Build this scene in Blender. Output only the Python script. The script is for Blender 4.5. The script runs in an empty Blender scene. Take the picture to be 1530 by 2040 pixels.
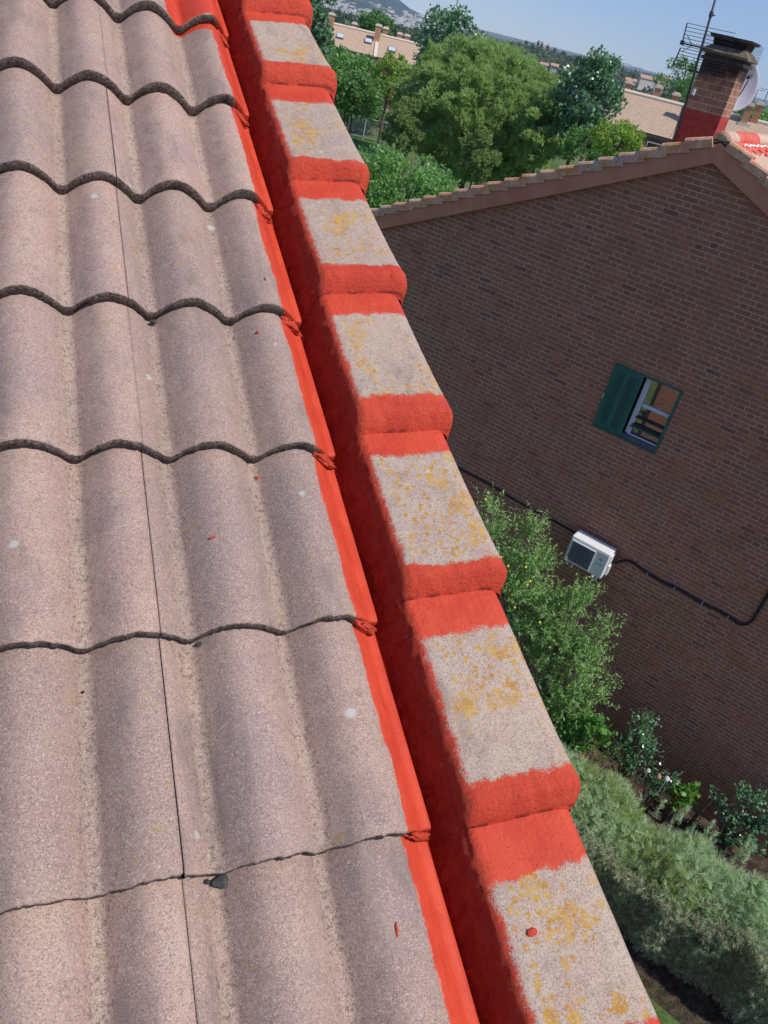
import bpy, bmesh, math, random
import numpy as np
from mathutils import Vector, Matrix, noise
# ------------------------------------------------------------------ camera, world, sun, exposure
random.seed(7); RNG = np.random.default_rng(7)
D = bpy.data; C = bpy.context; SC = C.scene; COL = SC.collection
CAM = np.array([-0.19104312, -1.20349633, 0.73889833])
CR = np.array([[0.91921343, -0.33741119, 0.20297872], [-0.02746222, -0.56916861, -0.82176208], [0.39280083, 0.74980049, -0.53245349]])
F = 1560.0
cam = D.cameras.new('camera'); cam.sensor_fit = 'VERTICAL'; cam.sensor_height = 36; cam.lens = 36*F/2040
cam.clip_start = .05; cam.clip_end = 30000
co = D.objects.new('camera', cam); COL.objects.link(co); SC.camera = co
Mc = Matrix(((CR[0][0], -CR[1][0], -CR[2][0], CAM[0]), (CR[0][1], -CR[1][1], -CR[2][1], CAM[1]), (CR[0][2], -CR[1][2], -CR[2][2], CAM[2]), (0, 0, 0, 1)))
co.matrix_world = Mc
SUN_AZ, SUN_EL = math.radians(-56.1), math.radians(53)
w = D.worlds.new('World'); SC.world = w; w.use_nodes = True
nt = w.node_tree; bg = nt.nodes['Background']; sk = nt.nodes.new('ShaderNodeTexSky'); sk.sky_type = 'NISHITA'; sk.sun_disc = False
sk.sun_elevation = SUN_EL; sk.sun_rotation = math.pi/2-SUN_AZ; sk.air_density = .75; sk.dust_density = .15; sk.ozone_density = 2.5; sk.altitude = 600
tn = nt.nodes.new('ShaderNodeMix'); tn.data_type = 'RGBA'; tn.blend_type = 'MULTIPLY'; tn.inputs[0].default_value = 1; tn.inputs[7].default_value = (.86, .92, 1.10, 1)
nt.links.new(sk.outputs[0], tn.inputs[6]); nt.links.new(tn.outputs[2], bg.inputs[0]); bg.inputs[1].default_value = 0.15
sd = D.lights.new('sun', 'SUN'); sd.energy = 4.4; sd.angle = math.radians(.5); sd.color = (1, .95, .87)
so = D.objects.new('sun', sd); COL.objects.link(so)
SUN = Vector((math.cos(SUN_AZ)*math.cos(SUN_EL), math.sin(SUN_AZ)*math.cos(SUN_EL), math.sin(SUN_EL)))
so.rotation_euler = SUN.to_track_quat('Z', 'Y').to_euler()
SC.view_settings.view_transform = 'Standard'; SC.view_settings.look = 'None'; SC.view_settings.exposure = 0.12; SC.view_settings.gamma = 1

# ------------------------------------------------------------------ frames
TH = math.radians(25); RX = Matrix.Rotation(TH, 4, 'X')
def rw(x, y, h): return RX @ Vector((x, y, h))                      # our roof frame -> world
SK = -0.021                                                         # the verge runs a little askew
U = Vector((math.cos(math.radians(123)), math.sin(math.radians(123)), 0)); NB = Vector((-U.y, U.x, 0)); 
if NB.x < 0: NB = -NB
P0 = Vector((CAM[0], CAM[1], 0)) + 12.4*NB
def nw(s, z, d=0): return P0 + U*s - NB*d + Vector((0, 0, z))       # neighbour wall frame -> world
ZG = -10.5
def ray(px, py):
    v = CR.T @ np.array([(px-765)/F, (py-1020)/F, 1.0]); return Vector(v)
def at(px, py, dist):                                               # a point seen at that pixel, at a horizontal distance
    d = ray(px, py); return Vector(CAM) + d*(dist/math.hypot(d.x, d.y))
def onwall(px, py, d=0):
    r = ray(px, py); p = nw(0, 0, d); return Vector(CAM) + r*((p-Vector(CAM)).dot(NB)/r.dot(NB))

# ------------------------------------------------------------------ materials
def mat(name, base=(.5, .5, .5), rough=.8, spec=.5, metal=0):
    m = D.materials.new(name); m.use_nodes = True; b = m.node_tree.nodes['Principled BSDF']
    b.inputs['Base Color'].default_value = (*base, 1); b.inputs['Roughness'].default_value = rough
    b.inputs['Specular IOR Level'].default_value = spec; b.inputs['Metallic'].default_value = metal
    return m
class G:
    def __init__(s, m): s.m = m; s.t = m.node_tree; s.b = s.t.nodes['Principled BSDF']
    def n(s, typ, **k):
        o = s.t.nodes.new('ShaderNode'+typ)
        for a, v in k.items():
            if a.startswith('i_'):
                key = a[2:]; key = int(key) if key.isdigit() else key.replace('_', ' ')
                s.put(o.inputs[key], v)
            else: setattr(o, a, v)
        return o
    def put(s, inp, v):
        if isinstance(v, bpy.types.NodeSocket): s.t.links.new(v, inp)
        elif isinstance(v, (tuple, list)) and len(v) == 3 and inp.type == 'RGBA': inp.default_value = (*v, 1)
        else: inp.default_value = v
    def noise(s, vec, scale, detail=4, rough=.6, dist=0, col=False):
        o = s.n('TexNoise', i_Vector=vec, i_Scale=scale, i_Detail=detail, i_Roughness=rough, i_Distortion=dist); return o.outputs['Color' if col else 'Fac']
    def vor(s, vec, scale, out='Distance', **k): return s.n('TexVoronoi', i_Vector=vec, i_Scale=scale, **k).outputs[out]
    def math(s, op, a, b=0., c=0., clamp=False):
        o = s.n('Math', operation=op, use_clamp=clamp); s.put(o.inputs[0], a); s.put(o.inputs[1], b); s.put(o.inputs[2], c); return o.outputs[0]
    def ramp(s, v, lo, hi, a=0., b=1., smooth=True):
        o = s.n('MapRange', interpolation_type='SMOOTHSTEP' if smooth else 'LINEAR'); s.put(o.inputs[0], v); s.put(o.inputs[1], lo); s.put(o.inputs[2], hi); s.put(o.inputs[3], a); s.put(o.inputs[4], b); return o.outputs[0]
    def mix(s, f, a, b, mode='MIX'):
        o = s.n('Mix', data_type='RGBA', blend_type=mode); s.put(o.inputs[0], f); s.put(o.inputs[6], a); s.put(o.inputs[7], b); return o.outputs[2]
    def xyz(s, v):
        o = s.n('SeparateXYZ'); s.put(o.inputs[0], v); return o.outputs
    def comb(s, x, y, z):
        o = s.n('CombineXYZ'); s.put(o.inputs[0], x); s.put(o.inputs[1], y); s.put(o.inputs[2], z); return o.outputs[0]
    def attr(s, nm, out='Vector'): return s.n('Attribute', attribute_name=nm).outputs[out]
    def obj(s): return s.n('TexCoord').outputs['Object']
    def pos(s): return s.n('NewGeometry').outputs['Position']
    def isl(s): return s.n('NewGeometry').outputs['Random Per Island']
    def bump(s, h, strength=.5, dist=.002, prev=None):
        o = s.n('Bump', i_Strength=strength, i_Distance=dist, i_Height=h)
        if prev: s.t.links.new(prev, o.inputs['Normal'])
        return o.outputs[0]
    def set(s, color=None, rough=None, normal=None, spec=None):
        if color is not None: s.put(s.b.inputs['Base Color'], color)
        if rough is not None: s.put(s.b.inputs['Roughness'], rough)
        if normal is not None: s.put(s.b.inputs['Normal'], normal)
        if spec is not None: s.put(s.b.inputs['Specular IOR Level'], spec)

RED = (.62, .095, .05)
def red_color(g, P):
    bs = g.comb(g.math('MULTIPLY', g.xyz(P)[0], 1.), g.math('MULTIPLY', g.xyz(P)[1], .12), 0.)
    c = g.mix(g.ramp(g.math('ADD', g.math('MULTIPLY', g.noise(P, 14, 3), .6), g.math('MULTIPLY', g.noise(bs, 160, 3), .4)), .38, .62), (.52, .050, .025), (.60, .070, .032))
    return g.mix(g.ramp(g.noise(P, 160, 3), .55, .8, 0, .35), c, (.46, .06, .035))

def m_tile(name, cap=False):
    """weathered sanded concrete tile; the red paint lies where the attribute 'paint' passes a ragged limit"""
    m = mat(name, rough=.9, spec=.25); g = G(m); P = g.attr('rp'); X, Y, Z = g.xyz(P)
    rnd = g.attr('tone', 'Fac')
    base = g.mix(g.ramp(g.noise(P, 9, 4), .38, .62), (.475, .305, .25), (.53, .36, .282))
    base = g.mix(g.ramp(g.noise(P, 3.5, 3), .45, .65), base, (.395, .27, .248))
    st = g.comb(X, g.math('MULTIPLY', Y, .16), Z)
    base = g.mix(g.ramp(g.noise(st, 45, 4), .55, .8, 0, .5), base, (.57, .44, .37))          # streaks along the slope
    if not cap:
        hh = g.attr('wave', 'Fac')                                                           # 0 in the trough, 1 on the crest
        base = g.mix(g.ramp(g.math('ADD', hh, g.math('MULTIPLY', g.noise(P, 28, 5, .7), .7)), .28, .60, .5, 0), base, (.44, .36, .28))
        dk = g.attr('flank', 'Fac')  # flank turned from the sun: its shade put into the colour, with mottled dirt
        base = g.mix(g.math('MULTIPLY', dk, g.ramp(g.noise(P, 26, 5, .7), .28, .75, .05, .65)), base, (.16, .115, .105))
    else:
        base = g.mix(g.ramp(g.noise(P, 22, 4), .35, .65, .35, .85), base, (.52, .41, .31))
    base = g.mix(g.ramp(g.noise(P, 30, 5, .7), .58, .70, 0, .6), base, (.19, .15, .135))     # dark blotches
    base = g.mix(g.math('MULTIPLY', rnd, .6), base, (.32, .225, .19))
    grain = g.noise(P, 800, 2, .9); g2 = g.vor(P, 640, 'Color'); gv = g.xyz(g2)[0]
    base = g.mix(g.ramp(gv, .0, .36, .68, 0), base, (.17, .125, .11))
    base = g.mix(g.ramp(gv, .74, 1.0, 0, .6), base, (.62, .50, .42))
    base = g.mix(g.ramp(grain, .30, .44, .5, 0), base, (.18, .14, .13))
    sv = g.comb(g.math('ADD', X, g.math('MULTIPLY', rnd, 7.)), g.math('MULTIPLY', Y, .35), Z)
    base = g.mix(g.ramp(g.noise(sv, 13, 5, .65), .52, .72, 0, .55), base, (.20, .155, .135))
    base = g.mix(g.ramp(g.noise(sv, 8, 4, .6), .60, .78, 0, .5), base, (.50, .38, .30))
    # lichens
    v = g.n('TexVoronoi', i_Vector=g.mix(.012, P, g.noise(P, 40, 3, col=True)), i_Scale=13.)
    cell = g.xyz(v.outputs['Color'])
    spot = g.math('MULTIPLY', g.ramp(v.outputs['Distance'], .07, .13, 1, 0), g.ramp(cell[0], .80, .82))
    base = g.mix(g.math('MULTIPLY', spot, .7), base, (.55, .55, .52))
    if cap:
        cx = g.attr('mid', 'Fac'); W2 = g.mix(.010, P, g.noise(P, 90, 4, .7, col=True))
        patch = g.math('MULTIPLY', g.ramp(g.noise(P, 6.5, 4, .6), .46, .60), g.ramp(cx, .0, .18))
        vo = g.n('TexVoronoi', i_Vector=W2, i_Scale=75.); ro = g.math('MULTIPLY', g.ramp(vo.outputs['Distance'], .30, .46, 1, 0), g.ramp(g.math('ADD', g.xyz(vo.outputs['Color'])[0], patch), .95, 1.05))
        v3 = g.n('TexVoronoi', i_Vector=W2, i_Scale=24.); r3 = g.math('MULTIPLY', g.ramp(v3.outputs['Distance'], .22, .34, 1, 0), g.ramp(g.math('ADD', g.xyz(v3.outputs['Color'])[1], g.math('MULTIPLY', patch, .55)), 1.02, 1.08))
        A = g.math('MULTIPLY', g.math('MAXIMUM', ro, r3), g.ramp(g.noise(P, 220, 4, .8), .40, .52))
        big = g.math('MULTIPLY', g.math('MULTIPLY', g.ramp(g.noise(W2, 13, 4, .65), .545, .60), g.ramp(cx, .0, .2)), g.ramp(g.noise(P, 120, 6, .8), .44, .56))
        A = g.math('MAXIMUM', A, g.math('MULTIPLY', big, .9))
        base = g.mix(g.math('MULTIPLY', A, .92), base, g.mix(g.ramp(g.noise(P, 60, 2), .4, .6), (.44, .205, .018), (.56, .31, .025)))
        v4 = g.n('TexVoronoi', i_Vector=g.n('VectorMath', operation='ADD', i_0=W2, i_1=(3, 5, 2)).outputs[0], i_Scale=17.)
        Wt = g.math('MULTIPLY', g.math('MULTIPLY', g.ramp(v4.outputs['Distance'], .10, .17, 1, 0), g.ramp(g.xyz(v4.outputs['Color'])[2], .80, .82)), g.ramp(g.noise(P, 150, 4), .38, .50))
        base = g.mix(g.math('MULTIPLY', Wt, .8), base, (.58, .57, .54))
    else:
        gt = g.math('MULTIPLY', g.ramp(hh, .05, .5, 1, 0), g.ramp(g.noise(P, 130, 4, .8), .54, .60)); base = g.mix(g.math('MULTIPLY', gt, .7), base, (.13, .10, .07))
        A = g.math('MULTIPLY', g.ramp(g.noise(P, 20, 2), .66, .70), g.ramp(g.noise(P, 110, 4), .48, .56))
        base = g.mix(g.math('MULTIPLY', A, .5), base, (.42, .27, .08))
    pm = g.math('ADD', g.attr('paint', 'Fac'), g.math('MULTIPLY', g.math('SUBTRACT', g.noise(P, 75, 5, .75), .5), .014 if not cap else .022))
    pm = g.math('ADD', pm, g.math('MULTIPLY', g.math('SUBTRACT', gv, .5), .003 if not cap else .008))
    f = g.ramp(pm, -.0006, .0009)
    sand = g.bump(g.math('ADD', g.math('MULTIPLY', gv, .7), g.noise(P, 1200, 2, .8)), .7, .0012)
    rgh = g.math('ADD', .46, g.math('ADD', g.math('MULTIPLY', g.attr('inner', 'Fac'), 2.4), g.math('MULTIPLY', g.attr('face', 'Fac'), .28))) if cap else .3
    rb = g.bump(g.math('MULTIPLY', rgh, g.math('SUBTRACT', g.math('ADD', g.noise(P, 150, 5, .72), g.math('MULTIPLY', g.noise(P, 40, 2), .5)), g.math('MULTIPLY', g.ramp(g.vor(P, 130), .02, .16, 1, 0), .5))), 1.0, .0042 if not cap else .0065)
    nm = g.n('Mix', data_type='VECTOR'); g.put(nm.inputs[0], f); g.put(nm.inputs[4], sand); g.put(nm.inputs[5], rb)
    rc = red_color(g, P)
    if cap:
        ck = g.math('MULTIPLY', g.ramp(g.attr('crack', 'Fac'), .55, 1), g.ramp(g.noise(P, 26, 4, .7), .46, .56))
        rc = g.mix(g.math('MULTIPLY', ck, .8), rc, (.11, .018, .014))
        ht = g.math('MULTIPLY', g.ramp(g.vor(P, 95), .03, .10, 1, 0), g.ramp(g.noise(P, 18, 2), .55, .62)); rc = g.mix(g.math('MULTIPLY', ht, .6), rc, (.22, .025, .018))
    fringe = g.math('MULTIPLY', g.ramp(pm, .0008, .0035, 1, 0), g.ramp(g.noise(P, 30, 3), .45, .6)); rc = g.mix(g.math('MULTIPLY', fringe, .75), rc, (.62, .25, .17))
    g.set(g.mix(f, base, rc), g.ramp(f, 0, 1, .92, .55), nm.outputs[1])
    return m
def m_paint(name, rough_h=1.0):
    m = mat(name, RED, .62, .35); g = G(m); P = g.attr('rp')
    h = g.math('ADD', g.noise(P, 90, 5, .7), g.math('MULTIPLY', g.noise(P, 320, 3, .7), .5))
    g.set(red_color(g, P), None, g.bump(h, .8*rough_h, .006)); return m
def m_lip():
    m = mat('tile_edge_moss', rough=.95, spec=.1); g = G(m); P = g.attr('rp')
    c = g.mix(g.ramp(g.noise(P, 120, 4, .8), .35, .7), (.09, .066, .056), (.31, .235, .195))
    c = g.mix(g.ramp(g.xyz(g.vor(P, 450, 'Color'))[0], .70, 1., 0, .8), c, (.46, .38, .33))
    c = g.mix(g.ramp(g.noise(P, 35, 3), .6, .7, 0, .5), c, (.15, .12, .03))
    pm = g.math('ADD', g.attr('paint', 'Fac'), g.math('MULTIPLY', g.math('SUBTRACT', g.noise(P, 75, 5, .75), .5), .014))
    f = g.ramp(pm, .009, .011)
    g.set(g.mix(f, c, red_color(g, P)), None, g.bump(g.noise(P, 260, 5, .8), 1., .008)); return m
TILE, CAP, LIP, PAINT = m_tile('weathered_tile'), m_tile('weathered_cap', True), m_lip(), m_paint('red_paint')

def m_brick(name, attrname, a, b, c, mortar, wear=.5, rx=.375, rz=.08, soot=None, red=None):
    """Flemish bond in (s, z) given by an attribute"""
    m = mat(name, rough=.9, spec=.2); g = G(m); P = g.attr(attrname); S, Z, _ = g.xyz(P)
    Z = g.math('ADD', Z, 40); S = g.math('ADD', S, 60)
    wob = g.math('MULTIPLY', g.math('SUBTRACT', g.noise(P, 7, 2), .5), .012)
    zr = g.math('DIVIDE', g.math('ADD', Z, g.math('MULTIPLY', wob, .5)), rz); row = g.math('FLOOR', zr); fz = g.math('MULTIPLY', g.math('FRACT', zr), rz)
    rj = g.n('TexWhiteNoise', noise_dimensions='1D'); g.put(rj.inputs['W'], row)
    odd = g.math('MULTIPLY', g.math('MODULO', row, 2.), rx*.5)
    sx = g.math('DIVIDE', g.math('ADD', g.math('ADD', S, odd), g.math('MULTIPLY', rj.outputs['Value'], .03)), rx); cell = g.math('FLOOR', sx); fx = g.math('MULTIPLY', g.math('FRACT', sx), rx)
    hd = g.math('GREATER_THAN', fx, .25)
    jv = g.math('ADD', g.math('LESS_THAN', fx, .012), g.math('MULTIPLY', hd, g.math('LESS_THAN', fx, .262)))
    j = g.math('MAXIMUM', g.math('LESS_THAN', fz, .0135), jv)
    wn = g.n('TexWhiteNoise', noise_dimensions='3D'); g.put(wn.inputs['Vector'], g.comb(row, cell, hd)); r = wn.outputs['Value']; rc = g.xyz(wn.outputs['Color'])[1]
    col = g.mix(g.ramp(r, .0, .9), a, b); col = g.mix(g.math('GREATER_THAN', rc, .95), col, c)
    col = g.mix(g.ramp(g.noise(P, 1.1, 3), .4, .7, 0, wear), col, g.mix(.5, b, (.22, .13, .08)))
    col = g.mix(g.ramp(g.noise(P, 60, 3), .35, .75, 0, .35), col, a)
    mo = g.mix(g.ramp(g.noise(P, 2.3, 3), .4, .65), mortar, g.mix(.65, mortar, b))
    col = g.mix(j, col, mo)
    if red is not None:
        f = g.ramp(g.math('ADD', g.xyz(P)[1], g.math('MULTIPLY', g.noise(P, 9, 4), .13)), red+.04, red+.10, .93, 0)
        col = g.mix(f, col, g.mix(g.ramp(g.noise(P, 14, 4), .3, .7), (.30, .030, .030), (.46, .055, .042)))
    if soot is not None:
        f = g.ramp(g.math('ADD', g.xyz(P)[1], g.math('MULTIPLY', g.noise(P, 5, 4), .5)), soot, soot+.3, 0, .93)
        col = g.mix(f, col, (.018, .016, .017))
    g.set(col, None, g.bump(g.math('SUBTRACT', g.math('MULTIPLY', g.noise(P, 150, 3), .3), j), .6, .006)); return m
BRICK = m_brick('brown_brick', 'rp', (.285, .118, .078), (.385, .160, .102), (.20, .097, .080), (.50, .335, .265), .8)
BRICK_CH = m_brick('chimney_brick', 'rp', (.27, .125, .08), (.40, .205, .125), (.22, .10, .07), (.50, .40, .33), .2, .30, .095, soot=.97, red=.36)

def m_simple(name, a, b, scale=8, rough=.8, bump=.3, bscale=60, bd=.005, spec=.4, metal=0):
    m = mat(name, a, rough, spec, metal); g = G(m); P = g.obj()
    g.set(g.mix(g.ramp(g.noise(P, scale, 4), .35, .65), a, b), None, g.bump(g.noise(P, bscale, 4), bump, bd)); return m
def m_leaf(name, a, b, c=None, rough=.5, trans=.35, spec=.4):
    m = mat(name, a, rough, spec); g = G(m); r = g.isl()
    col = g.mix(g.ramp(r, 0, 1, 0, 1, False), a, b)
    if c: col = g.mix(g.math('GREATER_THAN', g.math('FRACT', g.math('MULTIPLY', r, 17.3)), .86), col, c)
    g.set(col)
    out = g.t.nodes['Material Output']; tr = g.n('BsdfTranslucent'); g.put(tr.inputs[0], g.mix(.5, col, (.35, .5, .05), 'MULTIPLY') if False else col)
    mx = g.n('MixShader'); mx.inputs[0].default_value = trans
    g.t.links.new(g.b.outputs[0], mx.inputs[1]); g.t.links.new(tr.outputs[0], mx.inputs[2]); g.t.links.new(mx.outputs[0], out.inputs[0]); return m

# ------------------------------------------------------------------ object helpers
def tag(o, label=None, cat=None, group=None, kind=None):
    if label: o['label'] = label
    if cat: o['category'] = cat
    if group: o['group'] = group
    if kind: o['kind'] = kind
    return o
def empty(name, loc=(0, 0, 0)):
    o = D.objects.new(name, None); o.location = loc; o.empty_display_size = .2; COL.objects.link(o); return o
def link(name, me, mats, parent=None, loc=None, smooth=False):
    o = D.objects.new(name, me)
    for m in (mats if isinstance(mats, (list, tuple)) else [mats]): me.materials.append(m)
    COL.objects.link(o)
    if parent is not None: o.parent = parent
    if loc is not None: o.location = loc
    if smooth: me.polygons.foreach_set('use_smooth', [True]*len(me.polygons))
    return o
def rebase(me, origin):
    me.transform(Matrix.Translation(-Vector(origin)))
def attr(me, name, data, typ='FLOAT_VECTOR'):
    a = me.attributes.new(name, typ, 'POINT')
    a.data.foreach_set('vector' if typ == 'FLOAT_VECTOR' else 'value', np.asarray(data, dtype=np.float32).ravel())
class MB:
    """collects shapes given in WORLD coordinates, builds one mesh object whose origin is the parent's"""
    def __init__(s): s.v = []; s.f = []
    def add(s, vs, fs):
        k = len(s.v); s.v += [Vector(v) for v in vs]; s.f += [tuple(i+k for i in f) for f in fs]
    def box(s, o, a, b, c):                                         # corner + three edge vectors
        o, a, b, c = map(Vector, (o, a, b, c))
        if a.cross(b).dot(c) < 0: a, b = b, a
        vs = [o, o+a, o+a+b, o+b, o+c, o+a+c, o+a+b+c, o+b+c]
        s.add(vs, [(0, 3, 2, 1), (4, 5, 6, 7), (0, 1, 5, 4), (1, 2, 6, 5), (2, 3, 7, 6), (3, 0, 4, 7)])
    def tube(s, pts, r, n=8, r2=None):
        pts = [Vector(p) for p in pts]; rings = []
        for i, p in enumerate(pts):
            t = (pts[min(i+1, len(pts)-1)]-pts[max(i-1, 0)]).normalized()
            a = t.cross(Vector((0, 0, 1))) if abs(t.z) < .95 else t.cross(Vector((1, 0, 0))); a.normalize(); b = t.cross(a)
            rr = r if r2 is None else r+(r2-r)*i/(len(pts)-1)
            rings.append([p+a*math.cos(2*math.pi*k/n)*rr+b*math.sin(2*math.pi*k/n)*rr for k in range(n)])
        vs = [v for q in rings for v in q]; fs = []
        for i in range(len(rings)-1):
            for k in range(n): fs.append((i*n+k, i*n+(k+1) % n, (i+1)*n+(k+1) % n, (i+1)*n+k))
        fs.append(tuple(range(n))[::-1]); fs.append(tuple(range((len(rings)-1)*n, len(rings)*n)))
        s.add(vs, fs)
    def build(s, name, mats, parent=None, org=None, smooth=False, rpf=None, bevel=0, kind=None):
        if parent is not None and org is None: org = wloc(parent)
        org = Vector(org) if org is not None else Vector((0, 0, 0))
        me = D.meshes.new(name); me.from_pydata([tuple(v-org) for v in s.v], [], s.f)
        if rpf: attr(me, 'rp', [tuple(rpf(v)) for v in s.v])
        me.update(); o = link(name, me, mats, parent, None if parent is not None else org, smooth)
        o['_w'] = tuple(org)
        if bevel:
            b = o.modifiers.new('bevel', 'BEVEL'); b.width = bevel; b.segments = 2; b.limit_method = 'ANGLE'
        return o
def wloc(o):
    p = Vector((0, 0, 0))
    while o is not None: p += o.location; o = o.parent
    return p
def ramp1(x, a, b): t = np.clip((x-a)/(b-a), 0, 1); return t*t*(3-2*t)

# ================================================================== OUR ROOF
own = empty('tiled_house', (0, 0, ZG)); tag(own, 'near house whose grey-pink wavy tiled roof and red-painted verge fill the left', 'house')
GA = .3338; TK = .028; AMP = .046
def prof(x):                                                        # x: 0 at a trough, period .15
    t = np.mod(x, .15)/.15
    d = np.abs(t-.5)*2                                              # 0 crest .. 1 trough
    k = np.clip((1-d-.10)/.90, 0, 1)
    return AMP*np.sin(k*np.pi/2)**.92
def nz(x, y, z, s): return noise.noise(Vector((x*s, y*s, z*s)))
def to_mesh(name, V, faces, mi, mats, **attrs):
    """V in roof frame -> object placed and turned into it"""
    V = np.asarray(V); o = V.mean(0); o[2] = 0
    me = D.meshes.new(name); me.from_pydata([tuple(v) for v in V-o], [], faces)
    attr(me, 'rp', V)
    for k, a in attrs.items(): attr(me, k, a, 'FLOAT')
    if mi is not None: me.polygons.foreach_set('material_index', mi)
    ob = link(name, me, mats, own, smooth=True); ob.rotation_euler = (TH, 0, 0); ob.location = RX @ Vector(o) - Vector((0, 0, ZG))
    return ob
def paint_val(x, y, row):
    lim = .256 + .0028*math.sin(y*9) + .002*math.sin(y*31+1) + .004*nz(y, row, 5, 40)
    v = (x - SK*y*-1 if False else x-(-SK)*0) 
    p = (x + (-SK)*y*1.0) - lim                                     # positive inside the red band
    if y > 1.335: p = max(p, x-(.115+.03*(y-1.34)))
    return p
def tile(row, k):
    y0 = -(row-5)*GA + random.uniform(-.003, .003) if row < 9 else -(row-5)*GA
    x0 = -.045+.3*k; last = (k == 0)
    nx = 72 if last else 60; ny = 15
    x1 = .306 if last else .2985+.003
    seam = (.0000, .0004, .0001, .0005, .0002)[(row*3+k*2) % 5]; soff = random.uniform(-.0012, .0012) if not last else 0
    xs = np.linspace(0, 1, nx+1)*((x1-(-.045)) if last else .2997-seam) + x0+soff
    vv = np.array([0, .008, .025, .06, .11, .17, .24, .32, .41, .5, .6, .7, .8, .9, 1.0, 1.10]); ny = len(vv)
    V = []; W = []; FL = []; PT = []; sc = random.uniform(-.001, .0025); tone = random.random(); tl = random.uniform(-.002, .002)
    for j, v in enumerate(vv):
        y = y0+v*GA
        for i, x in enumerate(xs):
            xx = x
            if last and x > .225: xx = .225+(x-.225)*((.306+SK*y-.225)/(.306-.225))
            h = float(prof(np.array(x-(.0 if True else 0))))
            wv = h/AMP
            yy = y
            e = nz(x, y0, row*3.1, 40)*.0030+nz(x, y0, row*1.7, 200)*.0022
            if v < .03: yy = y+e*(1 if v < .02 else .5)
            hh = h+TK*(1-v)+sc*(1-v)+tl*(x-x0-.15)*6*.3
            if v == 0: hh -= .0035
            elif v < .01: hh -= .0012
            if not last and i == nx: hh -= .0004
            if k < 0 or True:
                if i == 0: hh -= .0005
            hh += nz(x, y, row, 22)*.0007
            V.append((xx, yy, hh)); W.append(wv)
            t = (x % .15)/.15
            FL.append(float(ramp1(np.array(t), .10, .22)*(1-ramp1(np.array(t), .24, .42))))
            PT.append(paint_val(xx, yy, row))
    n1 = nx+1; F_ = []; MI = []
    for j in range(ny-1):
        for i in range(nx):
            F_.append((j*n1+i, j*n1+i+1, (j+1)*n1+i+1, (j+1)*n1+i)); MI.append(0)
    # lip face: rows going down then under
    base = len(V); prev = 0
    for lv, (dy, dh) in enumerate(((-.0012, .35), (-.0008, .7), (.0015, 1.0), (.03, 1.0))):
        for i, x in enumerate(xs):
            xt, yt, ht = V[i]
            low = float(prof(np.array(x)))+.0012
            r = (nz(x*1., lv*.7, row*2.3, 120)*.0022+nz(x, lv, row, 300)*.0016) if lv < 3 else 0
            chip = max(0, nz(x, 3, row*5.7+k, 20)-.2)*.022 if lv in (1, 2) else 0
            V.append((xt, yt+dy+r+chip, ht+(low-ht)*dh+(r*.5 if lv < 2 else 0))); W.append(W[i]); FL.append(0); PT.append(PT[i] if y0 < 1.3 else xt-SK*-1*0-(.262-SK*yt*-1))
        b0 = 0 if lv == 0 else base+(lv-1)*n1; b1 = base+lv*n1
        for i in range(nx):
            F_.append((b0+i+1, b0+i, b1+i, b1+i+1)); MI.append(1)
    # right side skirt
    for edge, sgn in ((nx, 1), (0, -1)):
        b = len(V); 
        for j in range(ny):
            x_, y_, h_ = V[j*n1+edge]; r = nz(y_, row, edge, 90)*.003 if (last and edge) else 0
            V.append((x_+(r+.004 if last and edge else 0), y_, h_-(.040 if last and edge else .003))); W.append(.3); FL.append(0); PT.append(.02 if last and edge else PT[j*n1+edge])
        for j in range(ny-1):
            q = (j*n1+edge, b+j, b+j+1, (j+1)*n1+edge); F_.append(q if sgn > 0 else q[::-1]); MI.append(0)
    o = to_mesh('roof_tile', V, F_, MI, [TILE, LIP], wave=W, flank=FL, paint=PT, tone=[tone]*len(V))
    if last and row <= 7: pass
    return o
for row in range(-1, 9):
    for k in range(0, -4, -1): tile(row, k)

# wider roof beyond the frame, one coarser sheet each side
def wide_roof(name, xa, xb, ya, yb):
    V = []; W = []; Fc = []; xs = np.arange(xa, xb+1e-6, .0125); ys = []
    y = ya; lv = []
    n = int(round((yb-ya)/GA))
    for i in range(n): ys += [(ya+i*GA, TK), (ya+(i+1)*GA-.001, 0)]
    for y, t in ys:
        for x in xs: h = float(prof(np.array(x))); V.append((x, y, h+t)); W.append(h/AMP)
    n1 = len(xs)
    for j in range(len(ys)-1):
        for i in range(n1-1): Fc.append((j*n1+i, j*n1+i+1, (j+1)*n1+i+1, (j+1)*n1+i))
    o = to_mesh(name, V, Fc, None, [TILE], wave=W, flank=[0]*len(V), paint=[-1]*len(V), tone=[.3]*len(V)); return o
YT = -(-1-5)*GA+1*GA                                                # top of the individually built rows
wide_roof('roof_field', -5.1, -.945, -(8-5)*GA-8*GA, YT+6*GA)
wide_roof('roof_field', -.945, .30, YT-.004, YT+6*GA)
wide_roof('roof_field', -.945, .30, -(8-5)*GA-8*GA, -(8-5)*GA-.001)

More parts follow.
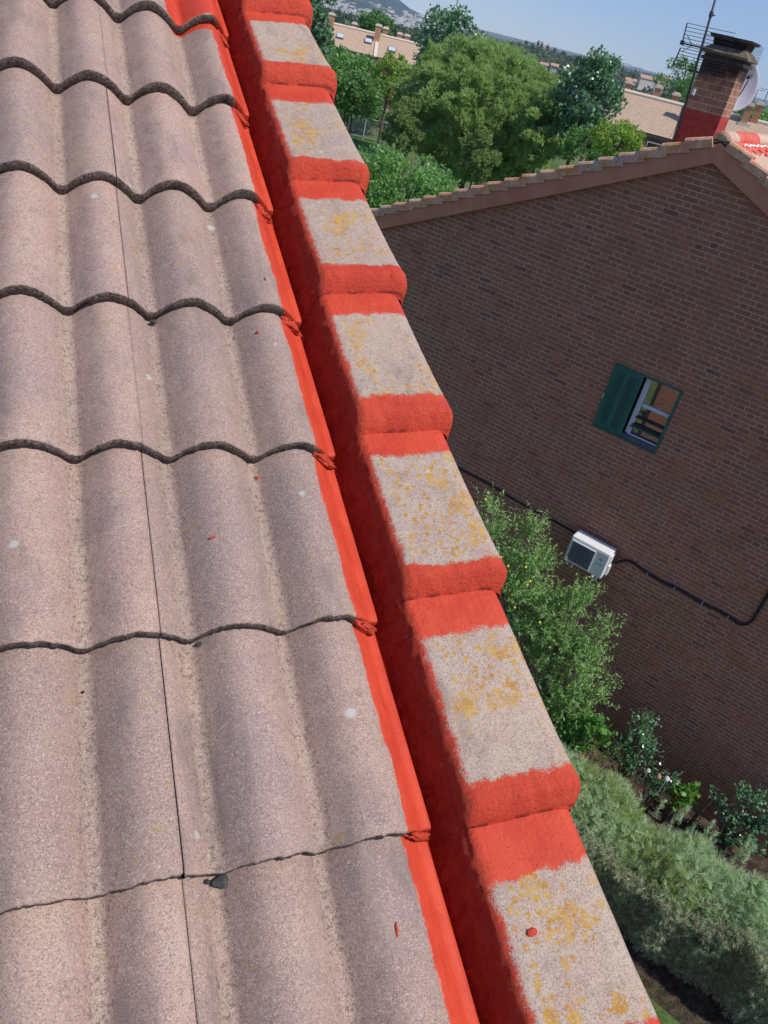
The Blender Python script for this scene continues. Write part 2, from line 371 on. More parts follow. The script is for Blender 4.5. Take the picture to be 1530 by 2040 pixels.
# ---- verge: capping tiles with red collars, painted mortar slope and channel
LIPS = [-.998-.363, -.998, -.655, -.288, .050, .405, .755, 1.11, 1.42, 1.42+.363]      # lower lip of every cap (roof Y)
PA = {-.998: (-.966, -1.10), -.655: (-.628, -.764), -.288: (-.272, -.392), .050: (.086, -.036), .405: (.430, .310), .755: (.765, .656), 1.11: (1.125, 1.006), 1.42: (1.45, 1.34)}
def cap_section(bulge, lift, y):
    """(x', h) polyline across a cap from the inner edge to the bottom of the outer face"""
    b = bulge
    pts = [(.322, -.036), (.329, -.005), (.335, .025), (.3395, .046), (.3445, .0585), (.3515, .0652), (.360, .0675)]
    pts += [(.360+(.500-.360)*t, .0675+(.084-.0675)*t) for t in (.1, .2, .3, .4, .5, .6, .7, .8, .9, 1)]
    pts += [(.514, .0835), (.524, .079), (.532, .070), (.5365, .058), (.538, .040), (.5385, .0), (.536, -.08), (.536, -.16)]
    out = []
    for (x, h) in pts:
        hh = h+lift*min(1, max(0, (h+.03)/.09)) if x < .36 else h+lift
        if x > .50: x = x+b*(x-.50)/.036; 
        elif x < .36: x = x-b*.25
        out.append((x, hh))
    return out
def resample(pts, n):
    P = np.array(pts); s = np.r_[0, np.cumsum(np.linalg.norm(np.diff(P, axis=0), axis=1))]; t = np.linspace(0, s[-1], n)
    return np.stack([np.interp(t, s, P[:, 0]), np.interp(t, s, P[:, 1])], 1), t/s[-1]
def cap(y0, y1, idx):
    ph, pl = PA.get(y0, (y0+.025, y0-.1)); pn = PA.get(y1, (y1+.025, y1-.1))[1]
    n = 104; L = y1-y0
    rows = [(-.034, 'f4'), (-.030, 'f3'), (-.021, 'f2'), (-.012, 'f1'), (-.004, 'f0'), (.004, 't'), (.012, 't')]
    yv = np.r_[.022, np.arange(.030, L+.03, .0055)]
    rows += [(y, 't') for y in yv]
    V = []; PT = []; MID = []; CK = []; INN = []; FA = []
    for (dy, kd) in rows:
        v = dy/L; lift = .030*(1-v) if dy > 0 else .030
        bul = .003*math.exp(-max(dy, 0)/.055)
        lift += .006*math.exp(-max(dy-.0, 0)/.05)
        if kd == 'f0': lift -= .003; 
        if kd == 'f1': lift -= .010
        if kd == 'f2': lift -= .021; bul = .000
        if kd == 'f3': lift -= .031; bul = -.003
        if kd == 'f4': lift = -.004; bul = -.004
        P, s = resample(cap_section(bul, lift, 0), n)
        for i, (x, h) in enumerate(P):
            x -= .015*min(1, max(0, v))*float(ramp1(np.array(x), .40, .53))
            y = y0+dy+(x-.43)*.10*math.exp(-max(dy, 0)/.2)*0
            inner = 1-ramp1(np.array(x), .330, .362)
            a = nz(x, y, h, 55)*.0020+nz(x, y, h, 130)*.0016
            amp = .35 + 2.9*float(inner)
            near = math.exp(-abs(dy)/.035) if dy < .06 else 0
            amp += 1.1*near
            if inner > .05 and h < .062: x = x+a*amp*1.1+max(0, nz(x, y, h, 14))*.008*float(inner)
            h2 = h+a*amp*(.9 if dy > -.02 else .3)+nz(x, y, 3., 6)*.0015
            y2 = y+(nz(x, y, h, 40)*.004*near)
            V.append((x+SK*y, y2, h2)); INN.append(float(inner)); FA.append(math.exp(-max(0, dy)/.02) if dy > -.03 else .0); CK.append(1. if kd == 'f3' else .55 if kd == 'f4' else .25 if kd == 'f2' else 0.)
            xm = x
            wig = .012*nz(x, idx*3.3, 0, 18)+.006*nz(x, idx, 0, 60)
            q = (x-.36)/.16
            lo = (y-ph)*-1-wig                                      # below: painted
            up = (y-(pn+.004*q))*1+wig*.8                           # above: painted
            inn = (.3530+.004*nz(y, idx, 1, 25)+.002*nz(y, idx, 2, 90))-x                  # the painted inner slope
            pv = max(lo, up, inn)
            if x > .5345: pv = max(pv, .0 if False else -.01)
            V_out = pv
            PT.append(V_out); MID.append(max(0, 1-abs((x-.445)/.085)))
    Fc = []
    for j in range(len(rows)-1):
        for i in range(n-1): Fc.append((j*n+i+1, j*n+i, (j+1)*n+i, (j+1)*n+i+1)[::-1])
    Fc = [tuple(f) for f in Fc]
    o = to_mesh('verge_cap', V, Fc, None, [CAP], paint=PT, mid=MID, crack=CK, inner=INN, face=FA, tone=[random.random()*.5]*len(V))
    return o
for i in range(len(LIPS)-1): cap(LIPS[i], LIPS[i+1], i)
# painted channel between the tiles and the caps
V = []; n = 22; ys = np.arange(-1.55, 2.6, .009)
for y in ys:
    for i in range(n):
        t = i/(n-1); x = .285+.060*t; h = -.034+.012*abs(t-.45)**1.5*2
        a = nz(x, y, 0, 45)*.003+nz(x, y, 0, 140)*.0015
        V.append((x+SK*y, y, h+a))
Fc = [(j*n+i, j*n+i+1, (j+1)*n+i+1, (j+1)*n+i) for j in range(len(ys)-1) for i in range(n-1)]
to_mesh('mortar_channel', V, Fc, None, [PAINT])
# painted mortar lumps where every tile lip meets the band
for row in range(0, 9):
    y = -(row-5)*GA; V = []; Fc = []
    cx = .283+SK*y; nu, nv = 28, 16
    for a in range(nv+1):
        for b in range(nu):
            th = math.pi*a/nv; ph = 2*math.pi*b/nu
            d = Vector((math.sin(th)*math.cos(ph), math.sin(th)*math.sin(ph), math.cos(th)))
            r = 1+.55*noise.noise(d*1.9+Vector((row*3, 0, 0)))+.5*noise.noise(d*5+Vector((row, 2, 0)))+.25*noise.noise(d*11+Vector((row, 2, 0)))
            px = cx+d.x*.025*r+.0; py = y-.006+d.y*.0095*r-.35*(px-cx)*.55; V.append((px, py,   .020+d.z*.011*r-(px-cx)*.75))
    for a in range(nv):
        for b in range(nu): Fc.append((a*nu+b, (a+1)*nu+b, (a+1)*nu+(b+1) % nu, a*nu+(b+1) % nu))
    to_mesh('mortar_lump', V, Fc, None, [PAINT])
# drips of paint
def drip(x, y, h, sx, sy, name='paint_drip', m=None, hz=.003, ang=0):
    V = []; Fc = []; nu, nv = 14, 6
    for a in range(nv+1):
        for b in range(nu):
            th = math.pi*a/nv; ph = 2*math.pi*b/nu; d = Vector((math.sin(th)*math.cos(ph), math.sin(th)*math.sin(ph), math.cos(th)))
            r = 1+.4*noise.noise(d*2.2+Vector((x*50, y*50, 0))); dx, dy = d.x*sx*r, d.y*sy*r
            V.append((x+dx*math.cos(ang)-dy*math.sin(ang), y+dx*math.sin(ang)+dy*math.cos(ang), h+d.z*hz*r))
    for a in range(nv):
        for b in range(nu): Fc.append((a*nu+b, (a+1)*nu+b, (a+1)*nu+(b+1) % nu, a*nu+(b+1) % nu))
    return to_mesh(name, V, Fc, None, [m or PAINT])
def roofpt(px, py, h):
    r = ray(px, py); n = RX.to_3x3() @ Vector((0, 0, 1)); p = n*h; q = Vector(CAM)+r*((p-Vector(CAM)).dot(n)/r.dot(n)); return RX.inverted() @ q
for px, py, h, a, b, an in ((790, 1853, .055, .0022, .009, -.1), (1060, 1857, .0875, .009, .0055, 0), (513, 662, .058, .003, .004, 0), (512, 952, .02, .004, .003, 0), (528, 556, .058, .0016, .005, 0), (424, 1070, .05, .006, .002, .3)):
    for _ in range(8):
        p = roofpt(px, py, h)
        if p.x < .3: vv_ = ((p.y+5*GA) % GA)/GA; h = float(prof(np.array(p.x)))+TK*(1-vv_)+.0012
    drip(p.x, p.y, h, a, b, ang=an)
DARK = m_simple('dark_slate', (.03, .03, .034), (.06, .058, .06), 80, .7, .5, 200)
for px, py, s in ((403, 1283, .012), (441, 1757, .015), (412, 1757, .006), (305, 640, .008), (165, 1378, .0025)):
    p = roofpt(px, py, .012)
    mb = []; bm = bmesh.new(); bmesh.ops.create_icosphere(bm, subdivisions=1, radius=1)
    for v in bm.verts: v.co = Vector((p.x+v.co.x*s*(1+.3*nz(v.co.x, v.co.y, px, 1.5)), p.y+v.co.y*s*.75*(1 if v.co.x > 0 else .5), .010+v.co.z*.006))
    V = [tuple(v.co) for v in bm.verts]; Fc = [tuple(v.index for v in f.verts) for f in bm.faces]; bm.free()
    o = to_mesh('slate_chip', V, Fc, None, [DARK]); o.data.polygons.foreach_set('use_smooth', [False]*len(Fc))
# walls under the roof
def rp_own(v): return (v.y, v.z, 0)
mb = MB(); x0 = .50; yA, yB = -4.0, 4.6
def rz(y, h=-.14): return y*math.tan(TH)+h/math.cos(TH)
mb.add([(x0, yA, ZG), (x0, yB, ZG), (x0, yB, rz(yB)), (x0, yA, rz(yA)), (x0-.3, yA, ZG), (x0-.3, yB, ZG), (x0-.3, yB, rz(yB)), (x0-.3, yA, rz(yA))],
       [(0, 1, 2, 3), (4, 7, 6, 5), (0, 3, 7, 4), (1, 5, 6, 2), (3, 2, 6, 7), (0, 4, 5, 1)])
mb.build('gable_wall', BRICK, own, rpf=rp_own)
mb = MB(); mb.add([rw(-5.1, -3.6, -.05), rw(.5, -3.6, -.05), rw(.5, 4.2, -.05), rw(-5.1, 4.2, -.05), rw(-5.1, -3.6, -.12), rw(.5, -3.6, -.12), rw(.5, 4.2, -.12), rw(-5.1, 4.2, -.12)],
       [(0, 1, 2, 3), (4, 7, 6, 5), (0, 4, 5, 1), (1, 5, 6, 2), (2, 6, 7, 3), (3, 7, 4, 0)])
mb.build('roof_deck', m_simple('deck_board', (.2, .15, .1), (.25, .18, .12)), own)
mb = MB(); mb.box((-5.0, yA, ZG), (5.2, 0, 0), (0, .3, 0), (0, 0, rz(yA)-ZG)); mb.build('eaves_wall', BRICK, own, rpf=lambda v: (v.x, v.z, 0))
for i, q in enumerate(range(2)):                                    # caps carried on past the frame, coarse
    a, b = ((LIPS[-1], LIPS[-1]+2.0), (LIPS[0]-2.2, LIPS[0]-.035))[i]
    V = []; PT = []
    for y in np.linspace(a, b, 30):
        P, s = resample(cap_section(0, .015, 0), 40)
        for x, h in P: V.append((x+SK*y, y, h)); PT.append(-1 if (y*2.75) % 1 < .6 and x > .357 else 1)
    Fc = [(j*40+i2, j*40+i2+1, (j+1)*40+i2+1, (j+1)*40+i2) for j in range(29) for i2 in range(39)]
    to_mesh('verge_run', V, Fc, None, [CAP], paint=PT, mid=[.5]*len(V), tone=[.3]*len(V))

# ================================================================== NEIGHBOUR HOUSE
nh = empty('brick_house', nw(3.2, ZG)); tag(nh, 'dark brown brick house next door with a plain gable wall in shade', 'house')
AS, AZ = 3.17, -.12; SL, SR = .48, .44; LE, RE = 9.8, -3.6
def wtop(s): return AZ-(s-AS)*SL if s > AS else AZ-(AS-s)*SR
def rp_nb(v): q = v-P0; return (q.dot(U), v.z, 0)
WT = .3; w0, w1, v0, v1 = 2.28, 3.44, -4.42, -3.27
mb = MB()
def panel(pts):
    n = len(pts); vs = [nw(s, z, 0) for s, z in pts]+[nw(s, z, -WT) for s, z in pts]
    mb.add(vs, [tuple(range(n)), tuple(range(n, 2*n))[::-1]]+[(i, n+i, n+(i+1) % n, (i+1) % n) for i in range(n)])
panel([(RE, ZG), (RE, wtop(RE)), (w0, wtop(w0)), (w0, ZG)])
panel([(w1, ZG), (w1, wtop(w1)), (LE, wtop(LE)), (LE, ZG)])
panel([(w0, ZG), (w0, v0), (w1, v0), (w1, ZG)])
panel([(w0, v1), (w0, wtop(w0)), (AS, AZ), (w1, wtop(w1)), (w1, v1)])
mb.build('gable_wall', BRICK, nh, rpf=rp_nb)
FASC = m_simple('brown_fascia', (.47, .175, .105), (.53, .215, .14), 2.5, .6, .15, 40)
for (sa, sb) in ((AS, LE+.35), (AS, RE-.35)):
    mb = MB(); zt = .24; n4 = []
    for s in (sa, sb):
        for z in (wtop(s)-.02, wtop(s)+.24):
            for d in (-.02, .11): n4.append(nw(s, z, d))
    mb.add(n4, [(0, 1, 3, 2), (4, 6, 7, 5), (0, 4, 5, 1), (2, 3, 7, 6), (1, 5, 7, 3), (0, 2, 6, 4)])
    mb.build('rake_board', FASC, nh)
# roof slopes with wave and courses
def slope_mesh(name, o, along, down, length, run, wave, amp, gauge, step, m, parent, spw=6):
    """o: ridge corner, along: unit ridge direction, down: unit vector down the slope"""
    nrm = along.cross(down); nrm = nrm if nrm.z > 0 else -nrm
    xs = np.arange(0, length+1e-6, wave/spw); V = []; Fc = []; rows = []
    n = max(1, int(run/gauge))
    for i in range(n): rows += [(i*gauge, 0), ((i+1)*gauge-.004, step)]
    for t, st in rows:
        for x in xs: V.append(o+along*x+down*t+nrm*(amp*(.5-.5*math.cos(2*math.pi*x/wave))+st))
    n1 = len(xs)
    for j in range(len(rows)-1):
        for i in range(n1-1): Fc.append((j*n1+i, j*n1+i+1, (j+1)*n1+i+1, (j+1)*n1+i))
    mb = MB(); mb.v = V; mb.f = Fc; ob = mb.build(name, m, parent, smooth=False); return ob
def m_roof(name, a, b, c):
    m = mat(name, a, .85, .3); g = G(m); P = g.pos()
    col = g.mix(g.ramp(g.noise(P, 3, 4), .35, .65), a, b); col = g.mix(g.ramp(g.noise(P, 25, 4), .6, .75, 0, .6), col, c)
    g.set(col, None, g.bump(g.noise(P, 60, 3), .4, .01)); return m
ROOFN = m_roof('pink_cream_tile', (.52, .36, .27), (.60, .42, .31), (.45, .22, .15))
ROOFF = m_roof('pale_far_tile', (.42, .30, .21), (.48, .345, .245), (.39, .275, .20))
for sg, S_, E_ in ((1, SL, LE+.4), (-1, SR, RE-.4)):
    o = nw(AS, AZ+.26, .10); dn = (U*sg - Vector((0, 0, S_))).normalized(); run = abs(E_-AS)*math.sqrt(1+S_*S_)
    slope_mesh('roof_slope', o, NB, dn, 9.0, run, .15, .045, .334, .02, ROOFN, nh)
# verge tiles
VT = mat('lichen_verge_tile', rough=.9); g = G(VT); P = g.pos(); r = g.n('ObjectInfo').outputs['Random']
c = g.mix(g.ramp(g.noise(P, 5, 3), .3, .7), (.60, .24, .14), (.66, .40, .27)); c = g.mix(g.ramp(r, .3, 1, 0, .6), c, (.38, .32, .29))
c = g.mix(g.math('MULTIPLY', g.ramp(g.noise(P, 7, 4, .6), .52, .62), .8), c, (.50, .23, .04)); c = g.mix(g.ramp(g.noise(P, 45, 3, .7), .58, .66), c, (.70, .66, .60)); c = g.mix(g.ramp(g.noise(P, 30, 4), .6, .7, 0, .7), c, (.10, .06, .05))
g.set(c, None, g.bump(g.noise(P, 120, 4), .6, .006))
def verge_tile(sA, sg, S_):
    L = .345; c_ = 1/math.sqrt(1+S_*S_); dn = (U*sg-Vector((0, 0, S_))).normalized(); up = Vector((0, 0, 1)); nr = (up-dn*up.dot(dn)).normalized()
    p = nw(AS, AZ+.245, 0)+dn*sA
    mb = MB(); sec = [(.135, -.02), (.137, .085), (.12, .115), (.09, .125), (-.10, .10), (-.10, .06), (.10, .06), (.112, -.02)]
    vs = []
    for t, lf in ((-.02, -.022), (.02, -.018), (L*.9, .026), (L+.004, .030), (L+.010, .016)):
        for d, h in sec: vs.append(p+dn*t-NB*(d+ (.006 if t > .2 else 0))+nr*(h+lf))
    n = len(sec); fs = [(j*n+i, j*n+(i+1) % n, (j+1)*n+(i+1) % n, (j+1)*n+i) for j in range(4) for i in range(n)]
    fs += [tuple(range(n))[::-1], tuple(range(4*n, 5*n))]
    mb.add(vs, fs); mb.build('verge_tile', VT, nh, bevel=.004)
for i in range(23): verge_tile(.12+i*.316, 1, SL)
for i in range(20): verge_tile(.12+i*.316, -1, SR)
# ridge tiles, the first ones painted red
REDP = m_simple('red_roof_paint', (.62, .085, .045), (.68, .14, .08), 9, .6, .5, 60, .01)
for i in range(22):
    m = VT if i == 0 else REDP if i < 4 or i in (9,) else ROOFN; L = .40; mb = MB(); vs = []; n = 12
    for t, rr in ((0, .125), (.05, .13), (L-.06, .14), (L+.03, .145)):
        for k in range(n+1):
            a = math.pi*(k/n)*1.1-math.pi*.05; vs.append(nw(AS, AZ+.285, .11-(i*L+t))+U*math.cos(a)*rr*.95+Vector((0, 0, math.sin(a)*rr*.8)))
    fs = [(j*(n+1)+k, j*(n+1)+k+1, (j+1)*(n+1)+k+1, (j+1)*(n+1)+k) for j in range(3) for k in range(n)]
    if i == 0: vs.append(nw(AS, AZ+.27, .108)); fs += [(k+1, k, len(vs)-1) for k in range(n)]
    mb.add(vs, fs); o = mb.build('ridge_tile', m, nh, smooth=True); so_ = o.modifiers.new('t', 'SOLIDIFY'); so_.thickness = .012
# red paint on the right slope near the verge and a ragged white bead of mortar
def slope_pt(sg, S_, along, down, h): dn = (U*sg-Vector((0, 0, S_))).normalized(); nr = NB.cross(dn); nr = nr if nr.z > 0 else -nr; return nw(AS, AZ+.26, 0)+NB*along+dn*down+nr*h
mb = MB()
for i in range(40):
    a0, a1 = .1+i*.15, .1+(i+1)*.15; w_ = .30+.05*math.sin(i*1.9)+.04*math.sin(i*4.1)
    mb.add([slope_pt(-1, SR, a0, .06, .072), slope_pt(-1, SR, a1, .06, .072), slope_pt(-1, SR, a1, w_, .068), slope_pt(-1, SR, a0, w_+.03*math.sin(i*2.3), .068),
            slope_pt(-1, SR, a0, .06, .03), slope_pt(-1, SR, a1, .06, .03), slope_pt(-1, SR, a1, w_, .03), slope_pt(-1, SR, a0, w_, .03)], [(0, 1, 2, 3), (0, 4, 5, 1), (1, 5, 6, 2), (2, 6, 7, 3), (3, 7, 4, 0)])
mb.build('painted_flashing', REDP, nh)
mb = MB(); mb.tube([slope_pt(-1, SR, .3+i*.08, .185+.02*math.sin(i*2.1)+.012*math.sin(i*5.), .085) for i in range(60)], .013, 6); mb.build('mortar_bead', m_simple('white_mortar', (.75, .70, .65), (.8, .76, .7)), nh)
mb = MB()                                                           # painted strip beside the verge on the right
for i in range(2):
    a = .9+i*0; mb.add([slope_pt(-1, SR, .02, .75, .075), slope_pt(-1, SR, .30, .75, .075), slope_pt(-1, SR, .26, 1.02, .08), slope_pt(-1, SR, .02, 1.02, .08)], [(0, 1, 2, 3)]) if i == 0 else None
# other walls so the house is closed
for e_, u_ in ((LE, -U), (RE, U)):
    mb = MB(); mb.box(nw(e_, ZG, -.3), u_*.3, NB*8.4, (0, 0, wtop(e_)-ZG)); mb.build('side_wall', BRICK, nh, rpf=lambda v: ((v-P0).dot(NB), v.z, 0))
mb = MB(); pts = [(LE, ZG), (LE, wtop(LE)), (AS, AZ), (RE, wtop(RE)), (RE, ZG)]; n = 5
mb.add([nw(s, z, -9) for s, z in pts]+[nw(s, z, -8.7) for s, z in pts], [tuple(range(n)), tuple(range(n, 2*n))[::-1]]+[(i, n+i, n+(i+1) % n, (i+1) % n) for i in range(n)]); mb.build('rear_gable', BRICK, nh, rpf=rp_nb)
# window
GREEN = m_simple('green_shutter_paint', (.022, .115, .095), (.028, .13, .105), 5, .45, .1, 40)
WHITE = mat('white_frame', (.55, .58, .66), .45); DK = mat('dark_recess', (.02, .022, .03), .7); SILL = mat('blue_sill', (.07, .09, .15), .4)
GL = mat('window_glass', (.012, .012, .014), .03, 1.0); g = G(GL); gl = g.n('BsdfGlossy'); gl.inputs['Roughness'].default_value = .02; mx = g.n('MixShader'); mx.inputs[0].default_value = .42
g.t.links.new(g.b.outputs[0], mx.inputs[1]); g.t.links.new(gl.outputs[0], mx.inputs[2]); g.t.links.new(mx.outputs[0], g.t.nodes['Material Output'].inputs[0])
Zv = Vector((0, 0, 1))
mb = MB(); fr = .035
mb.box(nw(w0, v0, .015), U*(w1-w0), -NB*-.05, Zv*fr*.6); mb.box(nw(w0, v1-fr, .015), U*(w1-w0), NB*.05, Zv*fr); mb.box(nw(w0, v0+fr*.6, .015), U*fr*1.3, NB*.05, Zv*(v1-v0-fr*1.6)); mb.box(nw(w1-fr*.6, v0+fr*.6, .015), U*fr*.6, NB*.05, Zv*(v1-v0-fr*1.6))
win = mb.build('window', GREEN, nh)
def wb(name, m, s, z, d, ds, dz, dd, par=win, bev=0):
    b_ = MB(); b_.box(nw(s, z, d), U*ds, NB*dd, Zv*dz); return b_.build(name, m, par, bevel=bev)
sh0 = 2.925
b_ = MB(); b_.box(nw(sh0, v0+.03, .03), U*(w1-.01-sh0), NB*.03, Zv*(v1-v0-.05))
sh = b_.build('shutter', GREEN, win, bevel=.003)
SLT = mat('slot_shadow_paint', (.008, .035, .03), .6)
for cx in (sh0+.15, sh0+.355):
    b_ = MB()
    for i in range(22):
        z = v0+.12+i*.0425; b_.box(nw(cx-.065, z, .034), U*.13, NB*.01, Zv*.017)
    b_.build('louvre_slots', SLT, sh)
b_ = MB()
for a, b2 in (((sh0+.05, v0+.07), (sh0+.05, v1-.07)), ((w1-.06, v0+.07), (w1-.06, v1-.07)), ((sh0+.05, v0+.07), (w1-.06, v0+.07)), ((sh0+.05, v1-.07), (w1-.06, v1-.07))): b_.tube([nw(*a, .033), nw(*b2, .033)], .006, 6)
b_.build('moulding', GREEN, sh)
b_ = MB(); b_.box(nw(w1-.02, (v0+v1)/2-.06, .045), U*.03, NB*.02, Zv*.10); b_.build('catch', mat('steel', (.4, .4, .42), .4, .5, .6), sh)
wb('casement_stile', WHITE, sh0-.115, v0+.12, -.05, .085, v1-v0-.15, .04, bev=.003)
wb('casement_rail', WHITE, w0+.05, v0+.63, -.05, sh0-.115-w0-.06, .055, .04, bev=.003)
wb('pane', GL, w0+.03, v0+.11, -.085, sh0-.10-w0, v1-v0-.14, .012)
for z in (.42, .27): wb('inner_bar', DK, w0+.05, v0+z, -.045, .50, .035 if z > .3 else .055, .03)
wb('inner_bar', GREEN, w0+.05, v0+.25, -.025, .52, .03, .02)
wb('sill', SILL, w0+.045, v0+.022, .0, sh0-w0-.02, .085, .10, bev=.004)
wb('sill_edge', WHITE, w0+.05, v0+.12, -.02, sh0-w0-.13, .02, .02)
wb('recess', DK, w0, v0, -.14, w1-w0, v1-v0, .14)

# ---- air conditioner
ACW = m_simple('cream_enamel', (.60, .61, .60), (.64, .65, .63), 3, .4, .05); ACM = mat('outer_case_white', (.72, .72, .70), .35)
ac = empty('air_conditioner', nw(2.57, -6.83, .3)); tag(ac, 'white outdoor air conditioner unit on the brick wall below the window', 'air conditioner')
a0, a1, z0, z1, d0, d1 = 2.19, 2.93, -6.80, -6.27, .09, .40
b_ = MB(); b_.box(nw(a0, z0, d0), U*(a1-a0), -NB*(d1-d0), Zv*(z1-z0)); b_.build('case', ACM, ac, bevel=.018)
b_ = MB(); b_.box(nw(a0+.012, z0+.015, d1-.001), U*(a1-a0-.024), -NB*.006, Zv*(z1-z0-.055)); b_.build('front_panel', ACW, ac, bevel=.002)
gx0, gx1, gz0, gz1 = a0+.245, a1-.035, z0+.03, z1-.065
b_ = MB(); t = .016
b_.box(nw(gx0, gz0, d1+.005), U*t, -NB*.022, Zv*(gz1-gz0)); b_.box(nw(gx0+t, gz1-t, d1+.005), U*(gx1-gx0-2*t), -NB*.022, Zv*t); b_.box(nw(gx1-t, gz0, d1+.005), U*t, -NB*.022, Zv*(gz1-gz0)); b_.box(nw(gx0+t, gz0, d1+.005), U*(gx1-gx0-2*t), -NB*.022, Zv*t)
gr = b_.build('fan_grille', ACM, ac)
b_ = MB(); b_.box(nw(gx0+t, gz0+t, d1+.0055), U*(gx1-gx0-2*t), -NB*.002, Zv*(gz1-gz0-2*t)); b_.build('grille_back', mat('fan_dark', (.07, .08, .11), .6), gr)
b_ = MB()
for i in range(15): b_.box(nw(gx0+t, gz0+t+.012+i*.0265, d1+.0075), U*(gx1-gx0-2*t), -NB*.006, Zv*.005)
for i in range(5): b_.box(nw(gx0+t+.07+i*.08, gz0+t, d1+.0135), U*.004, -NB*.004, Zv*(gz1-gz0-2*t))
b_.build('grille_bars', mat('grey_bar', (.26, .28, .32), .5), gr)
b_ = MB(); cc = nw((gx0+gx1)/2, (gz0+gz1)/2, d1+.0068); b_.add([cc+U*math.cos(k*math.pi/16)*.17+Zv*math.sin(k*math.pi/16)*.17 for k in range(32)]+[cc-NB*.002+U*math.cos(k*math.pi/16)*.17+Zv*math.sin(k*math.pi/16)*.17 for k in range(32)], [tuple(range(32, 64))]+[(k, (k+1) % 32, 32+(k+1) % 32, 32+k) for k in range(32)]); b_.build('fan', mat('fan_deep', (.03, .035, .055), .6), gr)
b_ = MB(); lc = nw(a0+.125, z1-.165, d1+.0065)                      # emblem of three lozenges
for k in range(3):
    a = math.radians(90+120*k); e = -U*math.cos(a)+Zv*math.sin(a); f_ = -U*math.cos(a+math.pi/2)+Zv*math.sin(a+math.pi/2); r_ = .036
    q = [lc, lc+e*r_*.5+f_*r_*.29, lc+e*r_, lc+e*r_*.5-f_*r_*.29]; b_.add([p for p in q]+[p-NB*.002 for p in q], [(4, 5, 6, 7), (0, 1, 5, 4), (1, 2, 6, 5), (2, 3, 7, 6), (3, 0, 4, 7)])
b_.build('emblem', mat('emblem_red', (.16, .03, .03), .5), ac)
b_ = MB(); b_.box(nw(a0+.07, z1-.275, d1+.0055), U*.11, -NB*.0015, Zv*.012); b_.build('lettering', mat('lettering_grey', (.10, .10, .11), .5), ac)
b_ = MB(); b_.box(nw(a0-.045, z0+.05, d0+.05), U*.05, -NB*.14, Zv*.20); b_.box(nw(a0-.02, z0+.25, d0+.03), U*.022, -NB*.20, Zv*.22); b_.build('valve_cover', ACM, ac, bevel=.008)
b_ = MB()
for s in (a0+.12, a1-.12): b_.box(nw(s, z0-.035, 0), U*.035, -NB*.43, Zv*.033); b_.box(nw(s, z0-.02-.3, 0), U*.035, -NB*.03, Zv*.285)
b_.build('bracket', ACM, ac)
b_ = MB()
for s in (a0+.135, a1-.105): b_.tube([nw(s, z0-.06, .38), nw(s, z0+.0, .38)], .014, 8)
b_.build('foot_bolt', ACM, ac)
STL = mat('clip_steel', (.3, .3, .32), .5); BLK = m_simple('black_pipe_lagging', (.012, .012, .013), (.02, .02, .021), 20, .6, .5, 60, .004)
b_ = MB(); pts = [(2.17, -6.50, .16), (2.10, -6.50, .14), (2.03, -6.44, .08), (1.95, -6.40, .04), (1.84, -6.40, .03), (1.7, -6.43, .03)]
pts += [(1.5-i*.15, -6.45-.012*math.sin(i*1.3), .03) for i in range(12)]; pts = [p for p in pts if p[0] > -.02]
for k in range(7): a = k/6*math.pi/2; pts.append((-.05-.17*math.sin(a), -6.47+.17*(1-math.cos(a)), .03))
pts += [(-.225, -6.1, .03), (-.23, -5.0, .03), (-.23, -3.4, .03)]
b_.tube([nw(*p) for p in pts], .026, 8); o = b_.build('refrigerant_pipe', BLK, None, org=nw(1.7, -6.45, .03), smooth=True)
for s2 in (1.55, 1.05, .55, .1):
    b3 = MB(); b3.box(nw(s2, -6.50, .0), U*.02, -NB*.062, Zv*.075); b3.build('pipe_clip', STL, o)
tag(o, 'black lagged pipe running from the air conditioner along the brick wall and turning upward', 'pipe')
b_ = MB(); b_.tube([nw(3.0+i*.25, -6.43+.006*i+.012*math.sin(i), .025) for i in range(26)], .022, 8); o = b_.build('wall_cable', BLK, None, org=nw(5, -6.4, .02), smooth=True); tag(o, 'dark cable clipped level along the brick wall left of the air conditioner', 'cable')

# ---- chimney, antenna, dish on the neighbour's roof
cs0, cs1, cd0, cd1 = 3.86, 4.47, -2.0, -2.50
def rp_ch(v):
    q = v-P0; return (q.dot(U)+q.dot(NB)*1.0, v.z, 0)
b_ = MB(); b_.box(nw(cs0, -.8, cd0), U*(cs1-cs0), NB*(cd0-cd1), Zv*1.86); ch = b_.build('chimney', BRICK_CH, nh, rpf=rp_ch)
SOOT = m_simple('sooty_concrete', (.030, .027, .026), (.10, .085, .065), 6, .9, .6, 50, .01); SOOTL = m_simple('stained_cap_concrete', (.22, .17, .105), (.10, .08, .06), 7, .9, .5, 50, .01)
def frus(mb, z0, z1, e0, e1):
    cS, cD = (cs0+cs1)/2, (cd0+cd1)/2; hs, hd = (cs1-cs0)/2, (cd0-cd1)/2; vs = []
    for z, e in ((z0, e0), (z1, e1)):
        for a, b in ((-1, -1), (1, -1), (1, 1), (-1, 1)): vs.append(nw(cS+a*(hs+e), z, cD+b*(hd+e)))
    mb.add(vs, [(0, 1, 2, 3)[::-1], (4, 5, 6, 7), (0, 1, 5, 4), (1, 2, 6, 5), (2, 3, 7, 6), (3, 0, 4, 7)])
b_ = MB(); frus(b_, 1.062, 1.11, .035, .035); frus(b_, 1.112, 1.15, .01, .0); b_.build('corbel', SOOT, ch)
b_ = MB(); frus(b_, 1.152, 1.185, .075, .08); frus(b_, 1.187, 1.275, .075, -.03); b_.build('chimney_cap', SOOTL, ch, bevel=.006)
b_ = MB(); frus(b_, 1.277, 1.37, -.05, -.03); b_.build('flue', mat('flue_black', (.008, .008, .008), .95), ch)
